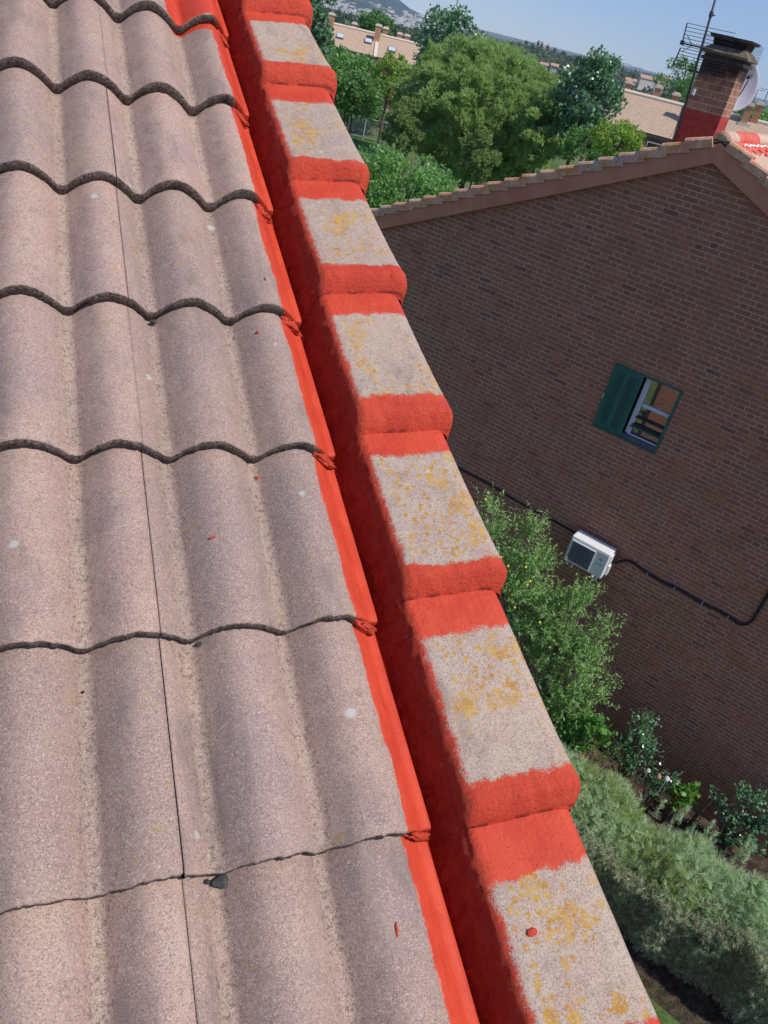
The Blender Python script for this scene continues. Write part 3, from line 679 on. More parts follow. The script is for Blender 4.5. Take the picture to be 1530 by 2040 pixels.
b_ = MB(); frus(b_, 1.372, 1.415, .01, .035); b_.build('top_slab', SOOT, ch, bevel=.008)
b_ = MB()                                                           # bird wire
e = .075
for zz in np.arange(1.0, 1.4, .035):
    q = [nw(cs0-e, zz, cd0+e), nw(cs1+e, zz, cd0+e), nw(cs1+e, zz, cd1-e), nw(cs0-e, zz, cd1-e), nw(cs0-e, zz, cd0+e)]; b_.tube(q, .0012, 4)
for t in np.linspace(0, 1, 22): b_.tube([nw(cs0-e+(cs1-cs0+2*e)*t, 1.0, cd0+e), nw(cs0-e+(cs1-cs0+2*e)*t, 1.39, cd0+e)], .0012, 4)
for t in np.linspace(0, 1, 18): b_.tube([nw(cs0-e, 1.0, cd0+e+(cd1-cd0-2*e)*t), nw(cs0-e, 1.39, cd0+e+(cd1-cd0-2*e)*t)], .0012, 4)
b_.build('wire_mesh', mat('rusty_wire', (.06, .045, .04), .7), ch)
STEEL = mat('dark_galvanised', (.045, .05, .06), .5, .5, .3)
an = empty('television_antenna', nw(4.52, -.1, -1.7)); tag(an, 'tall dark television antenna mast with grid panels beside the brick chimney', 'antenna')
mtop = onwall(1425, 0, -1.7); mbot = onwall(1366, 205, -1.7); md = (mtop-mbot)
b_ = MB(); b_.tube([mbot-md*.42, mtop+md*.35], .019, 8); b_.build('mast', STEEL, an, smooth=True)
def mp(py): t = (205-py)/205; return mbot+md*t
b_ = MB(); b_.tube([mp(28)-md.normalized()*.03, mp(28)+md.normalized()*.04], .03, 8); b_.tube([mp(28), mp(28)-U*.06], .01, 6); b_.build('clamp', STEEL, an)
b_ = MB(); b_.box(mp(142)+U*.10, -U*.32, NB*.04, Zv*.03); b_.build('bracket', STEEL, an)
pnl = []
for (pa, pb) in (((1369, 46), (1358, 90)), ((1356, 95), (1340, 132))):
    A_, B_ = onwall(*pa, -1.62), onwall(*pb, -1.62); b_ = MB(); b_.tube([A_, B_], .010, 6)
    for i in range(7): q = A_.lerp(B_, i/6); b_.tube([q, q-U*.76], .0042, 5)
    b_.build('reflector_panel', STEEL, an)
q0 = onwall(1385, 92, -1.7); b_ = MB(); b_.tube([mp(92), q0+U*.08, q0+U*.22], .012, 6); b_.box(q0+U*.20-Zv*.02, U*.05, NB*.05, Zv*.06)
for k in (-1, 0, 1): b_.tube([q0+U*.05+Zv*.0, q0+U*.18+Zv*.11*k+NB*.02], .006, 5)
b_.tube([mp(92), mp(92)-U*.18], .012, 6); b_.build('dipole', STEEL, an)
b_ = MB(); b_.tube([mp(200), mp(215)-U*.02-Zv*.1, mp(230)-Zv*.5+U*.1, mp(230)-Zv*1.0+U*.35], .004, 5); b_.build('coax_cable', STEEL, an)
b_ = MB(); b_.box(mp(186)-U*.09-NB*.02, U*.04, NB*.04, Zv*.09); b_.build('amplifier_box', mat('white_plastic', (.7, .72, .75), .4), an)
# dish
DISH = m_simple('lilac_grey_dish', (.36, .34, .40), (.40, .38, .43), 3, .4, .05)
dc = onwall(1464, 166, -3.0); di = empty('satellite_dish', dc); tag(di, 'round pale lilac satellite dish behind the brick chimney', 'satellite dish')
ax = (-NB*.72 - U*.62 + Zv*.30).normalized(); e1 = ax.cross(Zv).normalized(); e2 = e1.cross(ax)
b_ = MB(); vs = []; nr_, na = 10, 48
for j in range(nr_+1):
    r_ = .40*j/nr_
    for k in range(na): a = 2*math.pi*k/na; vs.append(dc+e1*math.cos(a)*r_+e2*math.sin(a)*r_*1.08+ax*(r_*r_*.7-.06))
fs = [(j*na+k, j*na+(k+1) % na, (j+1)*na+(k+1) % na, (j+1)*na+k) for j in range(nr_) for k in range(na)]
b_.add(vs, fs); o = b_.build('bowl', DISH, di, smooth=True); s_ = o.modifiers.new('s', 'SOLIDIFY'); s_.thickness = .012
b_ = MB(); b_.tube([dc-e2*.38, dc-e2*.2+ax*.3, dc+ax*.42-e2*.05], .01, 6); b_.tube([dc+ax*.38, dc+ax*.48], .03, 8); b_.build('feed_arm', STEEL, di)
b_ = MB(); b_.tube([dc-ax*.08, dc-ax*.22, dc-ax*.22-Zv*1.0], .025, 8); b_.build('stand', STEEL, di)

# ================================================================== PLANTS
def leaves(pts, size, ratio=.45, up=.5, var=.35, dirs=None, seed=0, droop=0.):
    """rhombic leaves, one island each: arrays of verts and faces"""
    r = np.random.default_rng(seed+11); N = len(pts); pts = np.asarray(pts)
    a = r.normal(size=(N, 3)) if dirs is None else np.asarray(dirs)+r.normal(size=(N, 3))*.45
    a[:, 2] -= droop; a /= np.linalg.norm(a, axis=1)[:, None]+1e-9
    n = r.normal(size=(N, 3)); n[:, 2] += up*2; b = np.cross(n, a); b /= np.linalg.norm(b, axis=1)[:, None]+1e-9
    s = size*(1+var*r.uniform(-1, 1, N))[:, None]; nn = np.cross(a, b)
    v = np.stack([pts, pts+a*s*.45+b*s*ratio*.5+nn*s*.06, pts+a*s, pts+a*s*.45-b*s*ratio*.5+nn*s*.06], 1).reshape(-1, 3)
    return v
def mesh_quads(name, v, mats, parent, org=None):
    org = np.array(wloc(parent)) if org is None else np.array(org)
    v = v-org; n = len(v)//4
    me = D.meshes.new(name); me.vertices.add(len(v)); me.vertices.foreach_set('co', v.astype(np.float32).ravel())
    me.loops.add(n*4); me.loops.foreach_set('vertex_index', np.arange(n*4, dtype=np.int32))
    me.polygons.add(n); me.polygons.foreach_set('loop_start', np.arange(0, n*4, 4, dtype=np.int32))
    me.update(calc_edges=True)
    return link(name, me, mats, parent, None if parent is not None else tuple(org))
def blob(cen, rad, N, r, shell=.55):
    d = r.normal(size=(N, 3)); d /= np.linalg.norm(d, axis=1)[:, None]
    q = shell+(1-shell)*r.random(N)[:, None]**.6
    return np.asarray(cen)+d*q*np.asarray(rad)
def crown_pts(c, rad, nclump, per, cr, r, flat=1.0, shell=.75):
    cs = blob(c, np.asarray(rad), nclump, r, shell); out = []
    for q in cs: out.append(blob(q, np.array([cr, cr, cr*flat])*r.uniform(.6, 1.25), per, r, .35))
    return np.concatenate(out)
def needles(pts, n, L, w_, r, up=.6, out=None, spread=.8):
    """tufts of thin blades"""
    N = len(pts); p = np.repeat(pts, n, 0); ax = r.normal(size=(N, 3))*.5
    if out is not None: ax = ax+out
    ax[:, 2] += up; ax /= np.linalg.norm(ax, axis=1)[:, None]
    a = np.repeat(ax, n, 0)+r.normal(size=(N*n, 3))*spread*.6; a /= np.linalg.norm(a, axis=1)[:, None]
    b = np.cross(a, r.normal(size=a.shape)); b /= np.linalg.norm(b, axis=1)[:, None]
    l = L*r.uniform(.6, 1.1, (N*n, 1)); 
    return np.stack([p-b*w_*.5, p+b*w_*.5, p+a*l+b*w_*.12, p+a*l-b*w_*.12], 1).reshape(-1, 3)
BARK = m_simple('bark', (.10, .075, .055), (.16, .125, .095), 6, .95, .8, 14, .02)
def trunk(parent, base, top, r0, limbs, rad, seed, name='trunk'):
    r = random.Random(seed); mb = MB(); base, top = Vector(base), Vector(top)
    mid = base.lerp(top, .5)+Vector((r.uniform(-.2, .2), r.uniform(-.2, .2), 0))*(top-base).length*.1
    mb.tube([base, base.lerp(mid, .5), mid, mid.lerp(top, .5), top], r0, 8, r0*.25)
    for i in range(limbs):
        t = r.uniform(.35, .95); p = base.lerp(top, t); a = r.uniform(0, 2*math.pi); L = rad*r.uniform(.5, .9)
        e_ = p+Vector((math.cos(a)*L, math.sin(a)*L, L*r.uniform(.1, .7))); m_ = p.lerp(e_, .5)+Vector((0, 0, .08*L)); mb.tube([p, m_, e_], r0*.35, 6, r0*.08)
    return mb.build(name, BARK, parent, smooth=True)
LP = {
 'pine': m_leaf('pine_needles', (.35, .50, .15), (.45, .60, .20), (.38, .46, .22), .6, .55),
 'pine2': m_leaf('young_pine_needles', (.25, .35, .11), (.31, .40, .13), None, .6, .4),
 'poplar': m_leaf('poplar_leaves', (.09, .215, .09), (.15, .30, .13), (.52, .60, .50), .35, .4, .7),
 'lime': m_leaf('yellow_green_leaves', (.26, .40, .06), (.32, .46, .08), None, .5, .5),
 'mid': m_leaf('mid_green_leaves', (.11, .26, .07), (.18, .34, .09), None, .5, .5),
 'fresh': m_leaf('fresh_green_leaves', (.15, .33, .08), (.23, .43, .11), (.36, .52, .20), .45, .5),
 'plum': m_leaf('plum_leaves', (.26, .48, .13), (.38, .58, .21), (.50, .62, .38), .42, .55),
 'gloss': m_leaf('glossy_dark_leaves', (.085, .24, .09), (.15, .34, .15), (.40, .50, .42), .3, .4, .7),
 'lilac': m_leaf('broad_leaves', (.13, .34, .07), (.20, .43, .10), None, .45, .5),
 'hyd': m_leaf('bright_broad_leaves', (.15, .33, .05), (.22, .42, .07), None, .45, .45),
 'thuja': m_leaf('blue_green_sprays', (.52, .68, .42), (.68, .80, .56), (.56, .66, .30), .6, .55),
 'thujay': m_leaf('yellow_green_sprays', (.38, .50, .17), (.46, .56, .22), None, .6, .55),
 'thujab': m_leaf('brown_green_twigs', (.27, .29, .19), (.42, .44, .31), (.50, .32, .23), .8, .4),
 'oak': m_leaf('holm_oak_leaves', (.055, .09, .04), (.09, .125, .06), None, .6, .2),
}
def tree(name, label, cat, base, cen, rad, nclump, per, cr, leaf, size, seed, ratio=.5, tr=.18, limbs=7, group='trees in the park below', shell=.7, flat=.8, mode='leaf', kind=None):
    t = empty(name, base); tag(t, label, cat, group)
    r = np.random.default_rng(seed); pts = crown_pts(np.array(cen), rad, nclump, per, cr, r, flat, shell)
    if mode == 'leaf': v = leaves(pts, size, ratio, seed=seed)
    else:
        o_ = pts-np.array(cen); o_ /= np.linalg.norm(o_, axis=1)[:, None]; v = needles(pts, 8, size, size*.30, r, .7, o_*.9)
    mesh_quads('crown', v, LP[leaf], t)
    top = Vector(cen)+Vector((0, 0, rad[2]*.5)); trunk(t, base, top, tr, limbs, min(rad[0], rad[1]), seed)
    return t
def dome(t, cen, rad, N, L, leaf, seed, w_=.2):
    r = np.random.default_rng(seed); d = r.normal(size=(N, 3)); d /= np.linalg.norm(d, axis=1)[:, None]
    m = np.array([1+.08*noise.noise(Vector(v)*2.3+Vector((seed, 0, 0)))+.20*noise.noise(Vector(v)*5.2)+.11*noise.noise(Vector(v)*11) for v in d])
    gap = np.array([noise.noise(Vector(v)*4.1+Vector((9, seed, 0)))+.5*noise.noise(Vector(v)*9) for v in d]); keep = gap > -.27-.1*r.random(N); d = d[keep]; m = m[keep]; N = len(d)
    q = np.where(r.random(N) < .8, r.uniform(.90, 1.0, N), r.uniform(.6, .95, N))
    p = np.asarray(cen)+d*(q*m)[:, None]*np.asarray(rad); mesh_quads('crown', needles(p, 7, L, L*w_, r, .55, d*.8, .75), LP[leaf], t)
def gb(p, z=None): return Vector((p.x, p.y, ZG))
def tree_at(name, label, cat, px, py, dist, rx, rz_, **k):
    c_ = at(px, py, dist); return tree(name, label, cat, gb(c_), c_, (rx, rx, rz_), **k)
c_ = at(957, 226, 55); pt = empty('pine_tree', gb(c_)); tag(pt, 'large round pine with soft green needle puffs in the middle of the view', 'pine tree', 'trees in the park below')
dome(pt, c_, (5.0, 5.0, 3.75), 48000, .25, 'pine', 1); dome(pt, c_+Vector((1.9, -1.2, -1.9)), (2.6, 2.6, 2.2), 9000, .26, 'pine', 4)
trunk(pt, pt.location, c_+Vector((0, 0, 1.5)), .3, 16, 4.6, 1)
tree_at('pine_tree', 'slim young pine leaning against the left side of the big round pine', 'pine tree', 800, 272, 50, .85, 2.3, nclump=34, per=80, cr=.42, leaf='pine2', size=.22, seed=2, mode='n', tr=.1, limbs=5, shell=.3)
tree_at('pine_tree', 'small upright pine in front of the big round pine, above the neighbouring eave', 'pine tree', 952, 318, 46, .85, 1.5, nclump=30, per=80, cr=.4, leaf='pine2', size=.2, seed=3, mode='n', tr=.1, limbs=5, shell=.3)
tree_at('pine_tree', 'light green pine at the right edge of the big round pine', 'pine tree', 1085, 262, 50, 1.5, 1.9, nclump=60, per=80, cr=.5, leaf='pine', size=.24, seed=4, mode='n', tr=.12, limbs=5, shell=.4)
tree_at('poplar_tree', 'tall poplar with silvery leaves standing behind the big round pine', 'poplar', 893, 92, 76, 2.7, 2.9, nclump=90, per=75, cr=.7, leaf='poplar', size=.26, seed=5, ratio=.8, shell=.55)
tree_at('poplar_tree', 'dark glossy poplar right of the big pine and left of the far roofs', 'poplar', 1168, 205, 50, 1.7, 2.6, nclump=95, per=90, cr=.5, leaf='poplar', size=.19, seed=6, ratio=.8, shell=.5)
tree_at('poplar_tree', 'narrow poplar peeking out right beside the red roof edge at the top', 'poplar', 628, 48, 60, 1.0, 3.2, nclump=60, per=80, cr=.5, leaf='poplar', size=.22, seed=7, ratio=.8, shell=.5)
tree_at('deciduous_tree', 'bright leafy tree in front of the long far roof, next to the red collars', 'tree', 700, 163, 72, 2.6, 2.0, nclump=80, per=80, cr=.65, leaf='fresh', size=.24, seed=8, ratio=.7, shell=.5)
tree_at('deciduous_tree', 'darker green tree below the bright leafy one, above the lawn', 'tree', 708, 188, 66, 2.3, 1.4, nclump=70, per=80, cr=.6, leaf='mid', size=.24, seed=9, ratio=.7, shell=.5)
tree_at('deciduous_tree', 'rounded blue-green tree at the left foot of the long far roof', 'tree', 655, 116, 80, 1.7, 1.3, nclump=45, per=80, cr=.6, leaf='mid', size=.24, seed=10, ratio=.7, shell=.5)
tree_at('deciduous_tree', 'yellow-green slender tree between the far roof and the big round pine', 'tree', 778, 158, 68, 1.25, 1.9, nclump=50, per=70, cr=.5, leaf='lime', size=.2, seed=11, ratio=.6, shell=.5)
tree_at('deciduous_tree', 'green tree rising behind the ridge of the long far roof', 'tree', 749, 50, 150, 2.4, 1.9, nclump=60, per=70, cr=1.0, leaf='mid', size=.42, seed=12, ratio=.7, shell=.5)
tree_at('deciduous_tree', 'bright leafy tree top poking up behind the lower end of the neighbour roof', 'tree', 800, 375, 27, 1.9, 1.0, nclump=80, per=110, cr=.42, leaf='fresh', size=.12, seed=13, ratio=.65, shell=.5)
tree_at('deciduous_tree', 'low fresh green tree beside the verge, left of the neighbour eave', 'tree', 745, 392, 29, 1.0, .9, nclump=50, per=100, cr=.4, leaf='fresh', size=.12, seed=14, ratio=.65, shell=.5)
tree_at('deciduous_tree', 'yellow-green bushy tree under the dark poplar behind the neighbour roof', 'tree', 1232, 283, 44, 1.3, .9, nclump=50, per=80, cr=.4, leaf='lime', size=.17, seed=15, ratio=.5, shell=.5)
tree_at('deciduous_tree', 'mid green shrubby tree between the dark poplar and the big pine foot', 'tree', 1165, 292, 47, 1.3, .8, nclump=40, per=80, cr=.4, leaf='mid', size=.17, seed=16, ratio=.5, shell=.5)
tree_at('deciduous_tree', 'airy pale tree behind the antenna mast', 'tree', 1358, 168, 92, 2.7, 2.0, nclump=42, per=55, cr=.7, leaf='mid', size=.28, seed=17, ratio=.5, shell=.3)
tree_at('deciduous_tree', 'round green tree beyond the far right roofs', 'tree', 1510, 238, 110, 3.4, 1.4, nclump=50, per=70, cr=.8, leaf='fresh', size=.32, seed=18, ratio=.6, shell=.4)
tree_at('deciduous_tree', 'green tree right behind the satellite dish foot', 'tree', 1462, 222, 110, 2.6, 1.2, nclump=40, per=70, cr=.8, leaf='mid', size=.32, seed=19, ratio=.6, shell=.4)
tree_at('deciduous_tree', 'shaded tree standing on the lawn behind the metal fence', 'tree', 716, 222, 88, 2.6, 1.4, nclump=60, per=70, cr=.7, leaf='mid', size=.26, seed=20, ratio=.7, shell=.5)

# ---- garden next to the wall
def garden(name, label, cat, clumps, leaf, size, per, ratio, seed, d, base, tr=.03, shoots=True, shootL=.35, group=None, step=.022, droop=0):
    t = empty(name, base); tag(t, label, cat, group); r = np.random.default_rng(seed); P = []; Dr = []
    mb = MB(); cen = []
    for (px, py, rad, *dd) in clumps:
        c_ = np.array(onwall(px, py, dd[0] if dd else d)); cen.append(c_)
        ns = int(per*3.2*(rad/.4)**2)+6
        for i in range(ns):
            q = r.normal(size=3); q /= np.linalg.norm(q); q[2] = abs(q[2])*.8+.15 if r.random() < .7 else q[2]
            st = c_+q*rad*r.uniform(.1, .75); dr = q+np.array([0, 0, .9]); dr /= np.linalg.norm(dr)
            L = shootL*r.uniform(.4, 1.1); k = max(3, int(L/step)); tt = np.linspace(0, 1, k)[:, None]
            bend = r.normal(size=3)*.12
            pts = st+dr*L*tt+bend*L*tt**2; P.append(pts); ph = r.normal(size=(k, 3)); ph -= (ph@dr)[:, None]*dr; ph /= np.linalg.norm(ph, axis=1)[:, None]; Dr.append(ph*.9+dr*.5)
            if r.random() < .18: mb.tube([st, st+dr*L*.5+bend*L*.25, st+dr*L+bend*L], .005, 4, .0015)
    v = leaves(np.concatenate(P), size, ratio, up=.6, dirs=np.concatenate(Dr), seed=seed, droop=droop)
    mesh_quads('foliage', v, LP[leaf], t)
    b0 = Vector(base)
    for c_ in cen: mb.tube([b0, b0.lerp(Vector(c_), .5)+Vector((0, 0, .1)), Vector(c_)], tr, 6, tr*.25)
    mb.build('branches', BARK, t, smooth=True); return t
def gp(px, py, d): q = onwall(px, py, d); return Vector((q.x, q.y, ZG))
plum = [(978, 1020, .16), (985, 1065, .24), (1000, 1120, .34), (1045, 1075, .20), (1062, 1060, .13), (1065, 1130, .34), (1035, 1190, .45), (1085, 1215, .40), (1030, 1250, .5), (1130, 1215, .26), (1150, 1185, .12), (1165, 1205, .13), (1185, 1270, .15), (1210, 1250, .10), (1110, 1280, .42), (1165, 1310, .30), (1080, 1320, .5), (1150, 1340, .36), (1120, 1390, .42), (1195, 1385, .15), (1160, 1400, .27), (1090, 1400, .45), (1120, 1450, .35), (1155, 1455, .22), (1135, 1475, .22), (1100, 1450, .3), (1075, 1270, .4), (1140, 1300, .3), (1010, 1160, .3)]
garden('fruit_tree', 'leafy fruit tree growing between the red verge and the brick wall', 'tree', plum, 'plum', .062, 34, .36, 31, 1.15, nw(2.1, ZG, 1.2), tr=.03, shootL=.42)
# small yellow fruit
b_ = MB(); fr_ = random.Random(5)
for px, py in ((967, 995), (998, 1110), (1012, 1128), (1047, 1130), (1050, 1165), (1020, 1185), (1056, 1158), (1075, 1240), (1025, 1210), (1095, 1290)):
    c_ = onwall(px, py, 1.5); bm = bmesh.new(); bmesh.ops.create_icosphere(bm, subdivisions=1, radius=.028, matrix=Matrix.Translation(c_))
    b_.add([v.co for v in bm.verts], [tuple(v.index for v in f.verts) for f in bm.faces]); bm.free()
ft = [o for o in D.objects if o.name == 'fruit_tree'][0]; b_.build('fruits', mat('yellow_fruit', (.55, .5, .06), .5), ft, smooth=True)
garden('lilac_bush', 'bush with broad bright heart-shaped leaves at the foot of the fruit tree', 'bush', [(1140, 1465, .25), (1165, 1450, .25), (1190, 1455, .18), (1150, 1490, .2), (1120, 1480, .22), (1195, 1480, .12)], 'lilac', .11, 22, .8, 32, 1.3, nw(1.1, ZG, 1.4), shootL=.22, step=.05, droop=.3, group='shrubs along the brick wall')
garden('rose_bush', 'dark glossy bush with whitish leaf shine against the brick wall', 'bush', [(1275, 1440, .16), (1265, 1470, .24), (1240, 1490, .24), (1285, 1490, .2), (1250, 1520, .24), (1295, 1440, .08), (1215, 1505, .16), (1290, 1520, .14)], 'gloss', .052, 44, .7, 33, .75, nw(.3, ZG, .8), shootL=.22, group='shrubs along the brick wall')
garden('rose_bush', 'low rose bush carrying pink and white blooms beside the bright hydrangea', 'bush', [(1310, 1560, .17), (1335, 1565, .16), (1300, 1580, .17), (1285, 1560, .1)], 'gloss', .05, 40, .6, 34, .85, nw(-.25, ZG, .9), shootL=.2, group='shrubs along the brick wall')
garden('hydrangea_bush', 'small shrub of round bright lime-green leaves near the wall', 'bush', [(1345, 1580, .12), (1370, 1578, .15), (1360, 1600, .14), (1340, 1600, .1)], 'hyd', .085, 40, .85, 35, .75, nw(-.65, ZG, .8), shootL=.12, step=.03, group='shrubs along the brick wall')
garden('laurel_bush', 'dark shaded bush with few lit leaves at the right edge by the wall', 'bush', [(1480, 1590, .2), (1500, 1600, .2), (1470, 1640, .25), (1505, 1650, .2), (1440, 1620, .2), (1490, 1690, .25), (1530, 1640, .2), (1450, 1670, .22)], 'gloss', .065, 26, .65, 36, .45, nw(-1.6, ZG, .5), shootL=.2, group='shrubs along the brick wall')
garden('white_flower_plant', 'tiny plant with white star-shaped leaves between the hydrangea and dark bush', 'plant', [(1420, 1578, .06), (1422, 1592, .05)], 'gloss', .05, 90, .4, 37, .6, nw(-1.05, ZG, .6), shootL=.1)
# roses
def bloom(px, py, d, r_, col, label):
    c_ = onwall(px, py, d); b_ = MB(); rr = random.Random(px)
    for k in range(26):
        z = 1-k/26*1.3; a = k*2.4; q = math.sqrt(max(0, 1-z*z)); n_ = Vector((q*math.cos(a), q*math.sin(a), z)); t_ = n_.cross(Vector((.3, .2, 1))).normalized(); w2 = n_.cross(t_)
        p = c_+n_*r_*.55; s = r_*.55; b_.add([p-t_*s-w2*s*.3, p+w2*s+n_*s*.4, p+t_*s-w2*s*.3, p-w2*s*.8+n_*s*.3], [(0, 1, 2, 3)])
    b_.tube([c_-Vector((0, 0, .35)), c_], .005, 5)
    o = b_.build('rose_bloom', mat('petal', col, .6), None, org=c_); tag(o, label, 'flower', 'roses by the wall')
bloom(1157, 1505, 1.45, .075, (.62, .16, .24), 'large round pink rose next to the red verge')
bloom(1313, 1547, 1.0, .05, (.75, .30, .26), 'small salmon pink rose on the low bush')
bloom(1329, 1551, 1.0, .055, (.75, .75, .78), 'white rose right beside the salmon one')
bloom(1292, 1535, 1.0, .045, (.7, .7, .66), 'cream white rose above the bare soil gap')
# hedge of feathery conifers
hg = empty('conifer_hedge', nw(-1.5, ZG, 2.5)); tag(hg, 'feathery blue-green conifer hedge running parallel to the brick wall', 'hedge')
r = np.random.default_rng(51); N = 36000
s_ = r.uniform(-5.5, 3.2, N); wv = .16*np.sin(s_*2.1)+.10*np.sin(s_*5.3+1)
th_ = r.uniform(-.35, math.pi*.98, N)                               # around the half-round section, 0 = wall side
hw = .80+.06*np.sin(s_*3.7)+.04*np.sin(s_*9.1); hh = 1.62+wv*.9
rad = r.uniform(.72, 1.0, N)
dd = 2.74+np.cos(math.pi-th_)*hw*rad*(1+.12*np.sin(s_*4.1)); zz = ZG+.12+np.maximum(0, np.sin(np.clip(th_, .0, math.pi)))**.55*hh*rad
sidez = r.uniform(0, 1, N); low = r.random(N) < .42; dd = np.where(low, 2.74+hw*rad*(.85+.2*sidez)*1.0, dd); zz = np.where(low, ZG+.1+sidez*hh*.85, zz)
pts = np.array(P0)[None, :]+np.outer(s_, np.array(U))-np.outer(dd, np.array(NB)); pts[:, 2] = zz
outv = -np.outer(np.cos(math.pi-th_)*.4, np.array(NB))*1.0; outv = np.where(low[:, None], -np.array(NB)[None, :]*.7, outv)
topm = (~low) & (zz > ZG+.75*hh)
yel = topm & (np.sin(s_*1.7+dd*3)+r.normal(size=N)*.9 > .7) & (s_ > -1.5)
mesh_quads('top_sprays', needles(pts[topm & ~yel], 12, .13, .009, r, .9, outv[topm & ~yel], .6), LP['thuja'], hg)
mesh_quads('yellow_sprays', needles(pts[yel], 12, .13, .009, r, .9, outv[yel], .6), LP['thujay'], hg)
mesh_quads('side_twigs', needles(pts[~topm], 11, .085, .009, r, .2, outv[~topm], .8), LP['thujab'], hg)
mesh_quads('side_sprays', needles(pts[~topm][::2]+0, 8, .11, .009, r, .4, outv[~topm][::2]*1.3, .7), LP['thuja'], hg)
ls = []                                                             # leading shoots sticking up
for px, py in ((1352, 1620), (1370, 1610), (1420, 1640), (1425, 1660), (1470, 1700), (1492, 1680), (1500, 1690), (1320, 1600), (1440, 1700), (1380, 1650), (1275, 1590)):
    c_ = np.array(onwall(px, py, 2.25)); k = 26; t_ = np.linspace(-1.2, .1, k)[:, None]; ls.append(c_+np.array([0, 0, .3])*t_+r.normal(size=(k, 3))*.008)
mesh_quads('leading_shoots', needles(np.concatenate(ls), 7, .075, .009, r, .9, None, .8), LP['thuja'], hg)
b_ = MB(); b_.tube([nw(s2, ZG+.1+.0, 2.55) for s2 in np.arange(-5, 3, .5)], .05, 6)
for i in range(26): s2 = -5.3+i*.33; b_.tube([nw(s2, ZG, 2.55), nw(s2+.05, ZG+.6, 2.5), nw(s2+.02, ZG+1.05, 2.55)], .03, 6, .01)
b_.build('stems', BARK, hg)
# sprigs of lime-green weed within the hedge
garden('ivy_sprig', 'lime-green leafy sprig growing out of the conifer hedge', 'plant', [(1490, 1800, .14, 2.7), (1475, 1830, .12, 2.8), (1500, 1780, .1, 2.7)], 'hyd', .035, 40, .7, 38, 2.8, nw(-1.9, ZG, 2.9), shootL=.1)
garden('flowering_weed', 'thin yellow-green weed stalks beside the large pink rose', 'plant', [(1185, 1500, .12, 1.7), (1205, 1520, .12, 1.8), (1160, 1530, .14, 1.8), (1225, 1500, .08, 1.6)], 'lime', .035, 26, .2, 39, 1.7, nw(.8, ZG, 1.8), shootL=.3, step=.02)

